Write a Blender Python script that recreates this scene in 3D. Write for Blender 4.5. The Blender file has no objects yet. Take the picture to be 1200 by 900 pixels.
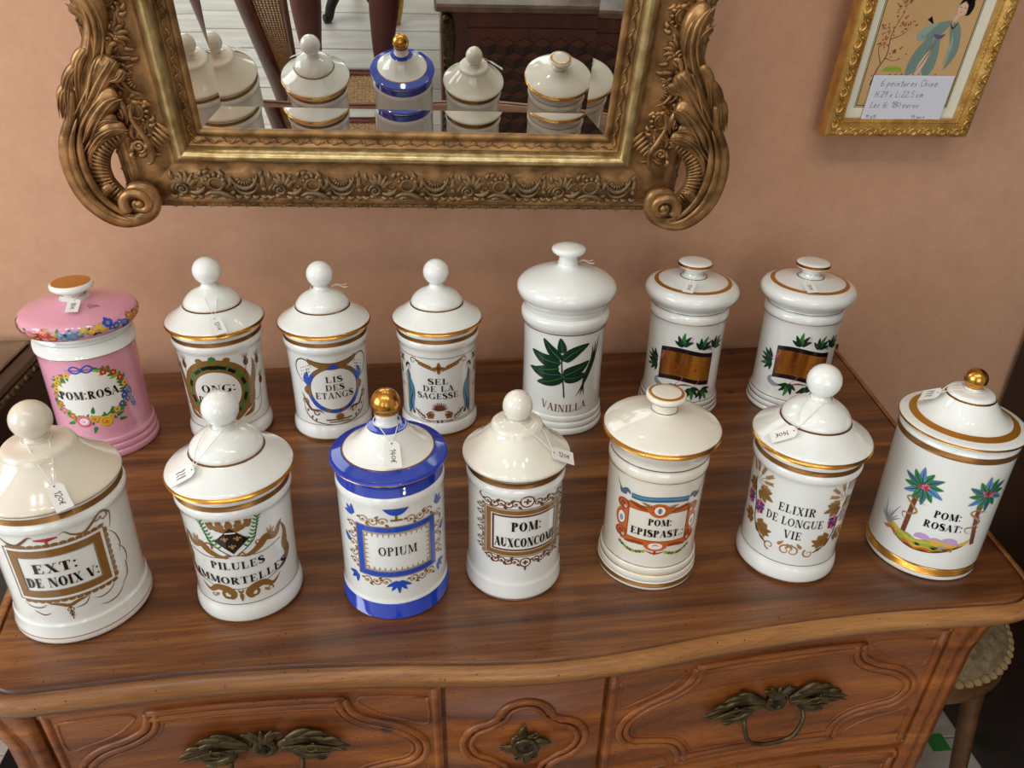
import bpy, bmesh, math, random
from mathutils import Vector, Matrix
PI = math.pi
rnd = random.Random(7)
scene = bpy.context.scene
COL = scene.collection

# ------------------------------------------------------------------ camera, light, exposure
CAM = Vector((0.0, -1.25, 1.482))
cam_data = bpy.data.cameras.new('camera'); cam = bpy.data.objects.new('camera', cam_data); COL.objects.link(cam)
AX, UP, FW = Vector((.99545, -.09289, .02127)), Vector((.02614, .48075, .87647)), Vector((.09164, .87192, -.48099))
cam.matrix_world = Matrix(((AX.x, UP.x, -FW.x, CAM.x), (AX.y, UP.y, -FW.y, CAM.y), (AX.z, UP.z, -FW.z, CAM.z), (0, 0, 0, 1)))
cam_data.sensor_fit = 'HORIZONTAL'; cam_data.sensor_width = 36; cam_data.lens = 36 * 930 / 1200; cam_data.clip_start = .02
scene.camera = cam
world = bpy.data.worlds.new('daylight'); scene.world = world; world.use_nodes = True
world.node_tree.nodes['Background'].inputs[0].default_value = (.78, .88, 1, 1)
world.node_tree.nodes['Background'].inputs[1].default_value = .6
scene.view_settings.view_transform = 'Standard'; scene.view_settings.look = 'None'
scene.view_settings.exposure = 0.09; scene.view_settings.gamma = 1.0; scene.view_settings.use_curve_mapping = False

def area(name, loc, target, sx, sy, power, col):
    l = bpy.data.lights.new(name, 'AREA'); l.shape = 'RECTANGLE'; l.size = sx; l.size_y = sy; l.energy = power; l.color = col
    o = bpy.data.objects.new(name, l); COL.objects.link(o); o.location = loc
    o.rotation_euler = (Vector(target) - Vector(loc)).to_track_quat('-Z', 'Y').to_euler(); return o
area('shop_window_daylight', (-.6, -4.28, 1.6), (-.6, 0, 1.6), 3.0, 1.9, 42, (.95, .98, 1))
area('side_window_daylight', (-2.42, -1.5, 1.75), (0, -1.5, 1.75), 1.7, 1.5, 42, (.92, .97, 1))
area('added_overhead_fill', (-.35, -1.55, 2.78), (-.35, -1.55, 0), 1.7, 1.5, 3, (.96, .98, 1))  # overhead fill added for soft light from above, not a known opening

# ------------------------------------------------------------------ materials
def lin(c):
    f = lambda v: v / 12.92 if v <= .04045 else ((v + .055) / 1.055) ** 2.4
    return tuple(f(v / 255) for v in c) + (1,)
MATS = {}
def mat(name, c, rough=.5, metal=0, coat=0, emit=0, spec=.5):
    m = bpy.data.materials.new(name); m.use_nodes = True; b = m.node_tree.nodes['Principled BSDF']
    b.inputs['Base Color'].default_value = lin(c); b.inputs['Roughness'].default_value = rough; b.inputs['Metallic'].default_value = metal
    b.inputs['Coat Weight'].default_value = coat; b.inputs['Coat Roughness'].default_value = .06; b.inputs['Specular IOR Level'].default_value = spec
    if emit: b.inputs['Emission Color'].default_value = lin(c); b.inputs['Emission Strength'].default_value = emit
    m.diffuse_color = lin(c); MATS[name] = m; return m
def nodes_of(m):
    nt = m.node_tree; return nt, nt.nodes, nt.links, nt.nodes['Principled BSDF']
def mottled(name, c1, c2, scale, rough=.5, metal=0, bump=0, stretch=(1, 1, 1), detail=4, rough2=None, bscale=None, coat=0):
    m = mat(name, c1, rough, metal, coat); nt, N, L, b = nodes_of(m)
    tc = N.new('ShaderNodeTexCoord'); mp = N.new('ShaderNodeMapping'); mp.inputs['Scale'].default_value = stretch
    L.new(tc.outputs['Object'], mp.inputs[0])
    n = N.new('ShaderNodeTexNoise'); n.inputs['Scale'].default_value = scale; n.inputs['Detail'].default_value = detail
    L.new(mp.outputs[0], n.inputs['Vector'])
    r = N.new('ShaderNodeValToRGB'); r.color_ramp.elements[0].position = .32; r.color_ramp.elements[1].position = .68
    r.color_ramp.elements[0].color = lin(c1); r.color_ramp.elements[1].color = lin(c2)
    L.new(n.outputs['Fac'], r.inputs[0]); L.new(r.outputs[0], b.inputs['Base Color'])
    if bump:
        n2 = N.new('ShaderNodeTexNoise'); n2.inputs['Scale'].default_value = bscale or scale * 3; n2.inputs['Detail'].default_value = 3
        L.new(mp.outputs[0], n2.inputs['Vector'])
        bp = N.new('ShaderNodeBump'); bp.inputs['Strength'].default_value = bump; bp.inputs['Distance'].default_value = .002
        L.new(n2.outputs['Fac'], bp.inputs['Height']); L.new(bp.outputs[0], b.inputs['Normal'])
    return m
def wood(name, dark, mid, light, rough=.3, stretch=(1.3, 13, 13), holes=True, coat=.25):
    m = mat(name, mid, rough, 0, coat); nt, N, L, b = nodes_of(m); b.inputs['Coat Roughness'].default_value = .18
    tc = N.new('ShaderNodeTexCoord'); mp = N.new('ShaderNodeMapping'); mp.inputs['Scale'].default_value = stretch
    L.new(tc.outputs['Object'], mp.inputs[0])
    n = N.new('ShaderNodeTexNoise'); n.inputs['Scale'].default_value = 1.3; n.inputs['Detail'].default_value = 8; n.inputs['Roughness'].default_value = .62; n.inputs['Distortion'].default_value = .7
    L.new(mp.outputs[0], n.inputs['Vector'])
    r = N.new('ShaderNodeValToRGB'); e = r.color_ramp.elements
    e[0].position = .28; e[0].color = lin(dark); e[1].position = .74; e[1].color = lin(light); k = e.new(.5); k.color = lin(mid)
    L.new(n.outputs['Fac'], r.inputs[0])
    f = N.new('ShaderNodeTexNoise'); f.inputs['Scale'].default_value = 11; f.inputs['Detail'].default_value = 3
    mf = N.new('ShaderNodeMapping'); mf.inputs['Scale'].default_value = tuple(q * w_ for q, w_ in zip(stretch, (1.5, 4, 4))); L.new(tc.outputs['Object'], mf.inputs[0]); L.new(mf.outputs[0], f.inputs['Vector'])
    mx = N.new('ShaderNodeMix'); mx.data_type = 'RGBA'; mx.blend_type = 'MULTIPLY'; mx.inputs[0].default_value = .5
    fr = N.new('ShaderNodeMapRange'); fr.inputs[1].default_value = .3; fr.inputs[2].default_value = .6; fr.inputs[3].default_value = .35; fr.inputs[4].default_value = 1.12; L.new(f.outputs['Fac'], fr.inputs[0]); L.new(r.outputs[0], mx.inputs[6]); L.new(fr.outputs[0], mx.inputs[7])
    out = mx.outputs[2]
    if holes:
        v = N.new('ShaderNodeTexVoronoi'); v.inputs['Scale'].default_value = 95; L.new(tc.outputs['Object'], v.inputs['Vector'])
        lt = N.new('ShaderNodeMath'); lt.operation = 'LESS_THAN'; lt.inputs[1].default_value = .085; L.new(v.outputs['Distance'], lt.inputs[0])
        m2 = N.new('ShaderNodeMix'); m2.data_type = 'RGBA'; L.new(lt.outputs[0], m2.inputs[0]); L.new(out, m2.inputs[6]); m2.inputs[7].default_value = lin((38, 18, 8))
        out = m2.outputs[2]
        kn = N.new('ShaderNodeTexVoronoi'); kn.inputs['Scale'].default_value = 7.5; L.new(tc.outputs['Object'], kn.inputs['Vector'])
        k2 = N.new('ShaderNodeMapRange'); k2.inputs[1].default_value = .035; k2.inputs[2].default_value = .07; k2.inputs[3].default_value = .8; k2.inputs[4].default_value = 0; L.new(kn.outputs['Distance'], k2.inputs[0])
        m3 = N.new('ShaderNodeMix'); m3.data_type = 'RGBA'; L.new(k2.outputs[0], m3.inputs[0]); L.new(out, m3.inputs[6]); m3.inputs[7].default_value = lin((44, 22, 10)); out = m3.outputs[2]
    L.new(out, b.inputs['Base Color'])
    bp = N.new('ShaderNodeBump'); bp.inputs['Strength'].default_value = .12; bp.inputs['Distance'].default_value = .002
    L.new(f.outputs['Fac'], bp.inputs['Height']); L.new(bp.outputs[0], b.inputs['Normal'])
    return m

mat('porcelain', (238, 241, 238), .07, 0, .6); mat('porcelain_cream', (237, 234, 222), .08, 0, .6); mat('porcelain_old', (228, 220, 204), .12, 0, .5)
mat('pink_glaze', (226, 160, 184), .08, 0, .6); mat('cobalt_glaze', (24, 58, 176), .06, 0, .6)
mat('gilt', (206, 152, 74), .25, 1); mat('gilt_dark', (128, 90, 46), .32, .7); mat('amber_gilt', (198, 136, 48), .3, .55)
for n_, c_ in dict(ink=(22, 20, 22), print_gold=(140, 100, 48), print_brown=(112, 62, 34), print_pale=(172, 130, 84), p_blue=(40, 82, 190), p_sky=(92, 140, 190),
                   p_teal=(58, 112, 128), p_green=(52, 128, 64), p_dark=(18, 52, 38), p_lime=(150, 176, 70), p_red=(186, 52, 48), p_rose=(224, 110, 150), p_yellow=(228, 184, 70),
                   p_orange=(206, 104, 44), p_rust=(150, 64, 30), p_purple=(124, 44, 92), p_lilac=(196, 160, 206), p_grey=(150, 156, 166), p_skin=(226, 190, 166), p_white=(240, 240, 236),
                   p_sand=(218, 178, 72), p_plum=(104, 88, 140), line_brown=(96, 50, 34), robe=(122, 146, 138), robe_light=(150, 172, 160), blossom=(176, 104, 80)).items():
    mat(n_, c_, .16 if n_ != 'p_white' else .08, 0, .4)
mottled('amber_band', (112, 58, 16), (196, 130, 46), 60, .22, .35, 0, (1, 1, .12))
wood('top_wood', (56, 29, 13), (108, 63, 31), (164, 108, 58), .34, (1.5, 24, 24), True, .12)
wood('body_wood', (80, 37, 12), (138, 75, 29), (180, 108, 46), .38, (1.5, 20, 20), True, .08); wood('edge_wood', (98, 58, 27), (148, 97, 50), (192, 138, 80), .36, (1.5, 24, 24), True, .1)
wood('dark_wood', (24, 12, 9), (38, 20, 14), (54, 28, 18), .35, holes=False)
wood('mahogany', (66, 24, 15), (100, 42, 27), (128, 60, 38), .3, (8, 8, 1.2), holes=False)
wood('stool_wood', (74, 48, 28), (112, 76, 44), (146, 104, 64), .4, holes=False)
wf_ = mottled('wall_fabric', (195, 148, 118), (210, 164, 133), 3, .9, 0, .25, (1, 1, 1), 5, None, 900)
for n_ in wf_.node_tree.nodes:
    if n_.bl_idname == 'ShaderNodeTexNoise' and n_.inputs['Scale'].default_value < 10: n_.inputs['Detail'].default_value = 13; n_.inputs['Roughness'].default_value = .86; n_.inputs['Scale'].default_value = 22
mottled('plaster', (214, 206, 194), (222, 214, 202), 4, .9, 0, .1)
mottled('floor_paint', (196, 190, 180), (222, 218, 208), 4, .45, 0, .15, (1, 8, 1))
mottled('old_gilding', (104, 74, 42), (172, 132, 82), 38, .38, .58, .35)
mottled('worn_gilding', (112, 80, 47), (186, 142, 92), 40, .35, .6, .35)
mottled('bright_gilding', (160, 132, 82), (216, 194, 142), 60, .28, .8, .2)
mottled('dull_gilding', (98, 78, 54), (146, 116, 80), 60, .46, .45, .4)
mottled('yellow_gilding', (184, 138, 66), (226, 184, 106), 50, .34, .62, .2)
mottled('bronze', (58, 48, 32), (104, 90, 58), 90, .36, .75, .3)
mat('mirror_silver', (232, 234, 230), .0, 1); mat('black_iron', (16, 14, 14), .5)
mottled('seat_fabric', (112, 94, 68), (156, 138, 104), 70, .85, 0, .8)
mottled('fringe', (150, 124, 84), (184, 158, 112), 160, .9, 0, .8)
mottled('cane', (150, 112, 70), (200, 164, 112), 120, .6); mat('cane_dark', (84, 56, 34), .7)
mat('paper', (240, 239, 236), .7); mat('card_paper', (226, 230, 242), .75); mat('card_rule', (196, 204, 226), .8); mat('pencil', (106, 108, 128), .8)
mat('pen', (60, 58, 72), .7); mat('thread', (236, 234, 228), .8); mat('mount_board', (232, 228, 208), .8); mat('board_line', (84, 76, 64), .8)
mottled('silk', (196, 158, 108), (208, 172, 122), 8, .8); mat('green_tape', (60, 150, 70), .6); mat('tag_plastic', (210, 218, 216), .3)
mottled('marble', (92, 74, 62), (140, 118, 100), 14, .25, 0, 0, (1, 1, 1), 6); mat('rhomb_dark', (40, 18, 14), .35); mat('rhomb_mid', (74, 34, 24), .35); mat('rhomb_light', (102, 56, 38), .35)
mottled('cream_silk', (206, 196, 166), (222, 212, 186), 20, .8); mat('stocking', (104, 52, 46), .55); mat('skirt_cloth', (34, 30, 38), .9); mat('blouse_cloth', (66, 70, 92), .9)
mat('skin', (214, 164, 138), .5); mat('hair', (48, 32, 24), .6); mat('black_leather', (14, 13, 14), .35); mat('lamp_glow', (255, 240, 214), .5, 0, 0, 30); mat('window_paint', (226, 226, 220), .5)
mat('phone_case', (20, 20, 22), .3); mat('dark_hole', (8, 6, 5), .9)

# ------------------------------------------------------------------ mesh helpers
def crom(pts, n=6, closed=False):
    P = [Vector(p) for p in pts]
    if len(P) < 3 and not closed:
        return [P[0].lerp(P[-1], i / n) for i in range(n + 1)]
    out = []; k = len(P); seg = k if closed else k - 1
    for i in range(seg):
        if closed: a, b, c, d = P[i - 1], P[i], P[(i + 1) % k], P[(i + 2) % k]
        else: a, b, c, d = P[max(i - 1, 0)], P[i], P[i + 1], P[min(i + 2, k - 1)]
        for j in range(n):
            t = j / n
            out.append(.5 * (2 * b + (c - a) * t + (2 * a - 5 * b + 4 * c - d) * t * t + (3 * b - a - 3 * c + d) * t ** 3))
    if not closed: out.append(P[-1].copy())
    return out
def chaikin(P, it=2):
    for _ in range(it):
        Q = [P[0]]
        for a, b in zip(P, P[1:]):
            Q += [(a[0] * .75 + b[0] * .25, a[1] * .75 + b[1] * .25), (a[0] * .25 + b[0] * .75, a[1] * .25 + b[1] * .75)]
        Q.append(P[-1]); P = Q
    return P

class MB:
    def __init__(s): s.v = []; s.f = []; s.m = []
    def add(s, v, f, m=0):
        o = len(s.v); s.v += [tuple(p) for p in v]; s.f += [tuple(i + o for i in q) for q in f]; s.m += [m] * len(f); return s
    def grid(s, rows, m=0, closed=False):
        n = len(rows[0]); v = [p for r in rows for p in r]; f = []
        for i in range(len(rows) - 1):
            for j in range(n if closed else n - 1):
                k = (j + 1) % n; f.append((i * n + j, i * n + k, (i + 1) * n + k, (i + 1) * n + j))
        return s.add(v, f, m)
    def lathe(s, prof, n=56, m=0, c=(0, 0, 0), a0=0):
        return s.grid([[(c[0] + r * math.cos(2 * PI * i / n), c[1] + r * math.sin(2 * PI * i / n), c[2] + h) for i in range(n)] for r, h in prof], m, True)
    def box(s, lo, hi, m=0, b=0.0):
        x0, y0, z0 = lo; x1, y1, z1 = hi
        if not b:
            v = [(x0, y0, z0), (x1, y0, z0), (x1, y1, z0), (x0, y1, z0), (x0, y0, z1), (x1, y0, z1), (x1, y1, z1), (x0, y1, z1)]
            return s.add(v, [(0, 3, 2, 1), (4, 5, 6, 7), (0, 1, 5, 4), (1, 2, 6, 5), (2, 3, 7, 6), (3, 0, 4, 7)], m)
        rings = []
        for z, i in ((z0, b), (z0 + b, 0), (z1 - b, 0), (z1, b)):
            rings.append([(x0 + i + b, y0 + i, z), (x1 - i - b, y0 + i, z), (x1 - i, y0 + i + b, z), (x1 - i, y1 - i - b, z), (x1 - i - b, y1 - i, z), (x0 + i + b, y1 - i, z), (x0 + i, y1 - i - b, z), (x0 + i, y0 + i + b, z)])
        o = len(s.v); s.grid(rings, m, True); s.f += [tuple(o + i for i in range(7, -1, -1)), tuple(o + 24 + i for i in range(8))]; s.m += [m, m]; return s
    def sweep(s, pts, r, m=0, n=6, flat=1.0, nrm=(0, -1, 0), sub=5, closed=False, raw=False):
        """tube along pts; r: number or function of t in 0..1; flat scales the section along nrm"""
        P = [Vector(p) for p in pts] if raw else crom(pts, sub, closed)
        k = len(P); N = Vector(nrm).normalized(); rows = []
        for i, p in enumerate(P):
            if closed: t = P[(i + 1) % k] - P[i - 1]
            else: t = P[min(i + 1, k - 1)] - P[max(i - 1, 0)]
            if t.length < 1e-9: t = Vector((1, 0, 0))
            t.normalize(); a = t.cross(N)
            if a.length < 1e-3: a = t.orthogonal()
            a.normalize(); nn = a.cross(t).normalized()
            rr = r(i / (k - 1)) if callable(r) else r
            rows.append([p + a * (rr * math.cos(2 * PI * j / n)) + nn * (rr * flat * math.sin(2 * PI * j / n)) for j in range(n)])
        if closed: rows.append(rows[0])
        o = len(s.v); s.grid(rows, m, True)
        if not closed:
            s.f += [tuple(o + j for j in range(n - 1, -1, -1)), tuple(o + (k - 1) * n + j for j in range(n))]; s.m += [m, m]
        return s
    def ball(s, c, r, m=0, n=14, k=9, sc=(1, 1, 1)):
        pr = [(max(1e-5, math.sin(PI * i / k)), -math.cos(PI * i / k)) for i in range(k + 1)]
        return s.grid([[(c[0] + r * sc[0] * q * math.cos(2 * PI * j / n), c[1] + r * sc[1] * q * math.sin(2 * PI * j / n), c[2] + r * sc[2] * h) for j in range(n)] for q, h in pr], m, True)
    def mesh(s, name, mats, smooth=True):
        me = bpy.data.meshes.new(name); me.from_pydata(s.v, [], s.f)
        for x in mats: me.materials.append(MATS[x])
        if len(mats) > 1: me.polygons.foreach_set('material_index', s.m)
        me.polygons.foreach_set('use_smooth', [smooth] * len(s.f)); me.update(); return me
    def build(s, name, mats, parent=None, smooth=True, fix=True):
        if isinstance(mats, str): mats = [mats]
        me = s.mesh(name, mats, smooth)
        if fix:
            bm = bmesh.new(); bm.from_mesh(me); bmesh.ops.recalc_face_normals(bm, faces=bm.faces); bm.to_mesh(me); bm.free()
        return put(name, me, parent)
def put(name, me, parent=None, M=None):
    o = bpy.data.objects.new(name, me); COL.objects.link(o)
    if parent: o.parent = parent
    if M is not None: o.matrix_local = M
    return o
def tag(o, label=None, cat=None, group=None, kind=None):
    for k, v in (('label', label), ('category', cat), ('group', group), ('kind', kind)):
        if v: o[k] = v
    return o
def empty(name, loc, rz=0, rx=0):
    o = bpy.data.objects.new(name, None); COL.objects.link(o); o.location = loc; o.rotation_euler = (rx, 0, rz); o.empty_display_size = .05; return o
def lens(w, p=.7): return lambda t: max(2e-4, w * math.sin(PI * min(1, max(0, t))) ** p)
def taper(w0, w1): return lambda t: w0 + (w1 - w0) * t
def leafw(w): return lambda t: max(2e-4, w * (math.sin(PI * t ** .6)) ** .8)
def ring_pts(cx, cy, r, n=24, a0=0, a1=2 * PI): return [(cx + r * math.cos(a0 + (a1 - a0) * i / n), cy + r * math.sin(a0 + (a1 - a0) * i / n)) for i in range(n + 1)]
def spiral(cx, cy, r0, r1, a0, turns, n=22): return [(cx + (r0 + (r1 - r0) * i / n) * math.cos(a0 + turns * 2 * PI * i / n), cy + (r0 + (r1 - r0) * i / n) * math.sin(a0 + turns * 2 * PI * i / n)) for i in range(n + 1)]

# ------------------------------------------------------------------ flat painting in millimetres, wrapped on a surface later
class Paint:
    def __init__(s): s.v = []; s.f = []; s.m = []; s.mats = []
    def mi(s, m):
        if m not in s.mats: s.mats.append(m)
        return s.mats.index(m)
    def strip(s, A, B, m, lay):
        o = len(s.v); k = s.mi(m); R = max(1, math.ceil(max(math.hypot(a[0] - b[0], a[1] - b[1]) for a, b in zip(A, B)) / 5)); W = R + 1
        for a, b in zip(A, B): s.v += [(a[0] + (b[0] - a[0]) * j / R, a[1] + (b[1] - a[1]) * j / R, lay) for j in range(W)]
        for i in range(len(A) - 1):
            for j in range(R): q = o + i * W + j; s.f.append((q, q + 1, q + W + 1, q + W)); s.m.append(k)
    def st(s, pts, w, m, tp='c', lay=1, sub=5, closed=False):
        P = crom([(p[0], p[1], 0) for p in pts], sub, closed)
        if closed: P.append(P[0])
        A = []; B = []; k = len(P)
        for i, p in enumerate(P):
            t = (P[1] - P[-2]) if closed and i in (0, k - 1) else P[min(i + 1, k - 1)] - P[max(i - 1, 0)]
            if t.length < 1e-9: t = Vector((1, 0, 0))
            t.normalize(); u = i / (k - 1)
            h = w / 2 * {'c': 1, 't': 1 - .85 * u, 'l': max(.06, math.sin(PI * u)), 'f': max(.05, math.sin(PI * u ** .6) ** .8), 'b': .2 + .8 * u}[tp]
            A.append((p.x - t.y * h, p.y + t.x * h)); B.append((p.x + t.y * h, p.y - t.x * h))
        s.strip(A, B, m, lay)
    def band(s, x0, x1, top, bot, m, lay=1, n=None):
        n = n or max(1, int(abs(x1 - x0) / 3)); f = lambda q, x: q(x) if callable(q) else q
        X = [x0 + (x1 - x0) * i / n for i in range(n + 1)]
        s.strip([(x, f(bot, x)) for x in X], [(x, f(top, x)) for x in X], m, lay)
    def ell(s, cx, cy, rx, ry, m, lay=1):
        n = max(8, int(rx / 1.5)); s.band_pts(cx, cy, rx, ry, n, m, lay)
    def band_pts(s, cx, cy, rx, ry, n, m, lay):
        X = [-math.cos(PI * i / n) for i in range(n + 1)]
        s.strip([(cx + rx * x, cy - ry * math.sqrt(max(0, 1 - x * x))) for x in X], [(cx + rx * x, cy + ry * math.sqrt(max(0, 1 - x * x))) for x in X], m, lay)
    def frame(s, x0, x1, y0, y1, w, m, lay=1):
        s.band(x0, x1, y1, y1 - w, m, lay); s.band(x0, x1, y0 + w, y0, m, lay); s.band(x0, x0 + w, y1 - w, y0 + w, m, lay); s.band(x1 - w, x1, y1 - w, y0 + w, m, lay)
    def leaf(s, x, y, ang, L, w, m, lay=2, bend=0):
        a = math.radians(ang); c, d = math.cos(a), math.sin(a)
        s.st([(x, y), (x + c * L * .5 - d * bend * L, y + d * L * .5 + c * bend * L), (x + c * L, y + d * L)], w, m, 'f', lay, 4)
    def sc(s, x, y, r, a0, turns, w, m, lay=1, tail=None):
        P = spiral(x, y, r * .15, r, math.radians(a0), turns, 14)
        if tail: P.append(tail)
        s.st(P, w, m, 'b', lay, 2)
    def vine(s, x0, y0, x1, y1, n, r, w, m, lay=1, m2=None):
        for i in range(n):
            t = (i + .5) / n; x = x0 + (x1 - x0) * t; y = y0 + (y1 - y0) * t; sg = 1 if i % 2 else -1
            r = r * 1.0; s.sc(x, y, r * 1.15, 90 * sg + 180, 1.25 * sg, w * 1.35, m, lay)
            s.leaf(x + r * .6, y + sg * r * .7, 40 * sg, r * 1.2, w * 2.4, m2 or m, lay); s.leaf(x - r * .8, y - sg * r * .6, 180 - 30 * sg, r * .9, w * 2, m2 or m, lay)
            s.ell(x, y, w * 1.1, w * 1.1, m2 or m, lay)
    def flower(s, x, y, r, m, mc, lay=2, n=5):
        for i in range(n):
            a = 2 * PI * i / n + .4; s.ell(x + r * .58 * math.cos(a), y + r * .58 * math.sin(a), r * .5, r * .5, m, lay + .1 * (i % 2))
        s.ell(x, y, r * .34, r * .34, mc, lay + .3)
    def rose(s, x, y, r, m, md, lay=2):
        s.ell(x, y, r, r * .9, m, lay)
        for k, q in ((.86, 200), (.6, 40), (.38, 150)): s.st([(x + r * q2[0], y + r * .9 * q2[1]) for q2 in spiral(0, 0, k, k * .9, math.radians(q), .6, 7)], r * .13, md, 'l', lay + .2, 2)
        s.ell(x, y, r * .2, r * .18, md, lay + .3)
    # ---- high-contrast serif capitals, unit cap height
    def glyph(s, ch, T, t):
        Q = []; R = lambda a, b, c, d: Q.append([(a, b), (c, b), (c, d), (a, d)])
        def stem(x, y0=0, y1=1, w=T, sf=.09, sb=True, stp=True):
            R(x - w / 2, y0, x + w / 2, y1)
            if sb: R(x - w / 2 - sf, y0, x + w / 2 + sf, y0 + t)
            if stp: R(x - w / 2 - sf, y1 - t, x + w / 2 + sf, y1)
        def dg(x0, y0, x1, y1, w): Q.append([(x0 - w / 2, y0), (x0 + w / 2, y0), (x1 + w / 2, y1), (x1 - w / 2, y1)])
        def foot(x, y, w=.24): R(x - w / 2, y, x + w / 2, y + t)
        def arc(cx, cy, rx, ry, a0, a1, n=14, tk=T):
            P = []
            for i in range(n + 1):
                a = math.radians(a0 + (a1 - a0) * i / n); P.append(((cx + rx * math.cos(a), cy + ry * math.sin(a)), (cx + (rx - tk) * math.cos(a), cy + (ry - t) * math.sin(a))))
            for (a, b), (c, d) in zip(P, P[1:]): Q.append([a, b, d, c])
        w = .8
        if ch == 'A': dg(.4, 1, .08, 0, t); dg(.4, 1, .7, 0, T); R(.2, .3, .58, .3 + t); foot(.08, 0); foot(.7, 0, .34); w = .86
        elif ch == 'B': stem(.2); arc(.32, .74, .34, .26, -90, 90); arc(.32, .26, .4, .27, -90, 90); w = .78
        elif ch in 'CG':
            arc(.42, .5, .42, .5, 48, 312); R(.72, .68, .72 + t, 1)
            if ch == 'G': stem(.72, .02, .42, T, .08, False); w = .92
            else: R(.72, 0, .72 + t, .26); w = .84
        elif ch == 'D': stem(.2); arc(.32, .5, .5, .5, -90, 90); w = .88
        elif ch in 'EF':
            stem(.2); R(.2, 1 - t, .66, 1); R(.66 - t, .74, .66, 1); R(.2, .48, .52, .48 + t); R(.52 - t, .38, .52, .62)
            R(.2, 0, .7, t); R(.7 - t, 0, .7, .28); w = .78
        elif ch == 'I': stem(.2); w = .42
        elif ch == 'L': stem(.2); R(.2, 0, .68, t); R(.68 - t, 0, .68, .34); w = .76
        elif ch == 'M': stem(.14, 0, 1, t); dg(.2, 1, .5, .06, T); dg(.52, .06, .84, 1, t); stem(.9); w = 1.1
        elif ch == 'N': stem(.14, 0, 1, t); dg(.2, 1, .72, 0, T * 1.05); stem(.76, 0, 1, t, .1, False); w = .92
        elif ch == 'O': arc(.42, .5, .42, .5, 0, 360, 24); w = .88
        elif ch in 'PR':
            stem(.2); arc(.32, .74, .38, .26, -90, 90)
            if ch == 'R': dg(.4, .5, .68, 0, T); foot(.72, 0, .2); w = .86
            else: w = .76
        elif ch == 'S':
            P = crom([(.56, .76, 0), (.52, .93, 0), (.34, .97, 0), (.14, .88, 0), (.13, .68, 0), (.35, .52, 0), (.55, .36, 0), (.56, .13, 0), (.34, .03, 0), (.13, .08, 0), (.08, .26, 0)], 3); k = len(P)
            E = []
            for i, p in enumerate(P):
                d = (P[min(i + 1, k - 1)] - P[max(i - 1, 0)]).normalized(); u = i / (k - 1); h = t * .6 + (T * .55) * max(0, math.sin(PI * u)) ** 3
                E.append(((p.x - d.y * h, p.y + d.x * h), (p.x + d.y * h, p.y - d.x * h)))
            for (a, b), (c, d) in zip(E, E[1:]): Q.append([a, b, d, c])
            R(.56 - t, .7, .56, .97); R(.08, .03, .08 + t, .3); w = .68
        elif ch == 'T': stem(.38, 0, 1, T, .09, True, False); R(.04, 1 - t, .72, 1); R(.04, .72, .04 + t, 1); R(.72 - t, .72, .72, 1); w = .78
        elif ch == 'U': stem(.2, .3, 1, T, .09, False); stem(.74, .3, 1, t, .1, False); arc(.425, .32, .325, .32, 180, 360, 12, T * .8); w = .9
        elif ch == 'V': dg(.14, 1, .42, 0, T); dg(.72, 1, .46, 0, t); foot(.14, 1 - t, .34); foot(.72, 1 - t); w = .84
        elif ch == 'X': dg(.16, 1, .66, 0, T); dg(.66, 1, .16, 0, t); foot(.16, 1 - t, .32); foot(.66, 1 - t); foot(.66, 0, .32); foot(.16, 0); w = .84
        elif ch == ':':
            for y in (.14, .72): Q.append([(.14 + .1 * math.cos(PI * i / 4), y + .1 * math.sin(PI * i / 4)) for i in range(8)])
            w = .32
        elif ch == '.': Q.append([(.14 + .09 * math.cos(PI * i / 4), .09 + .09 * math.sin(PI * i / 4)) for i in range(8)]); w = .3
        elif ch == ' ': w = .34
        return Q, w
    def text(s, txt, x0, x1, y, cap, m='ink', lay=3, T=.2, t=.055, y1=None, arch=0, gap=.07):
        G = [s.glyph(c, T, t) for c in txt]; W = sum(w + gap for _, w in G) - gap; sx = (x1 - x0) / W; x = 0; k = s.mi(m)
        for Q, w in G:
            for q in Q:
                o = len(s.v)
                for a, b in q:
                    u = (x + a) / W; yy = y + ((y1 - y) * u if y1 is not None else 0) + arch * 4 * u * (1 - u)
                    s.v.append((x0 + (x + a) * sx, yy + b * cap, lay))
                s.f.append(tuple(range(o, o + len(q)))); s.m.append(k)
            x += w + gap
    def build(s, name, fn, parent):
        me = bpy.data.meshes.new(name); me.from_pydata([fn(*p) for p in s.v], [], s.f)
        for x in s.mats: me.materials.append(MATS[x])
        me.polygons.foreach_set('material_index', s.m); me.update()
        return put(name, me, parent)

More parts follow.
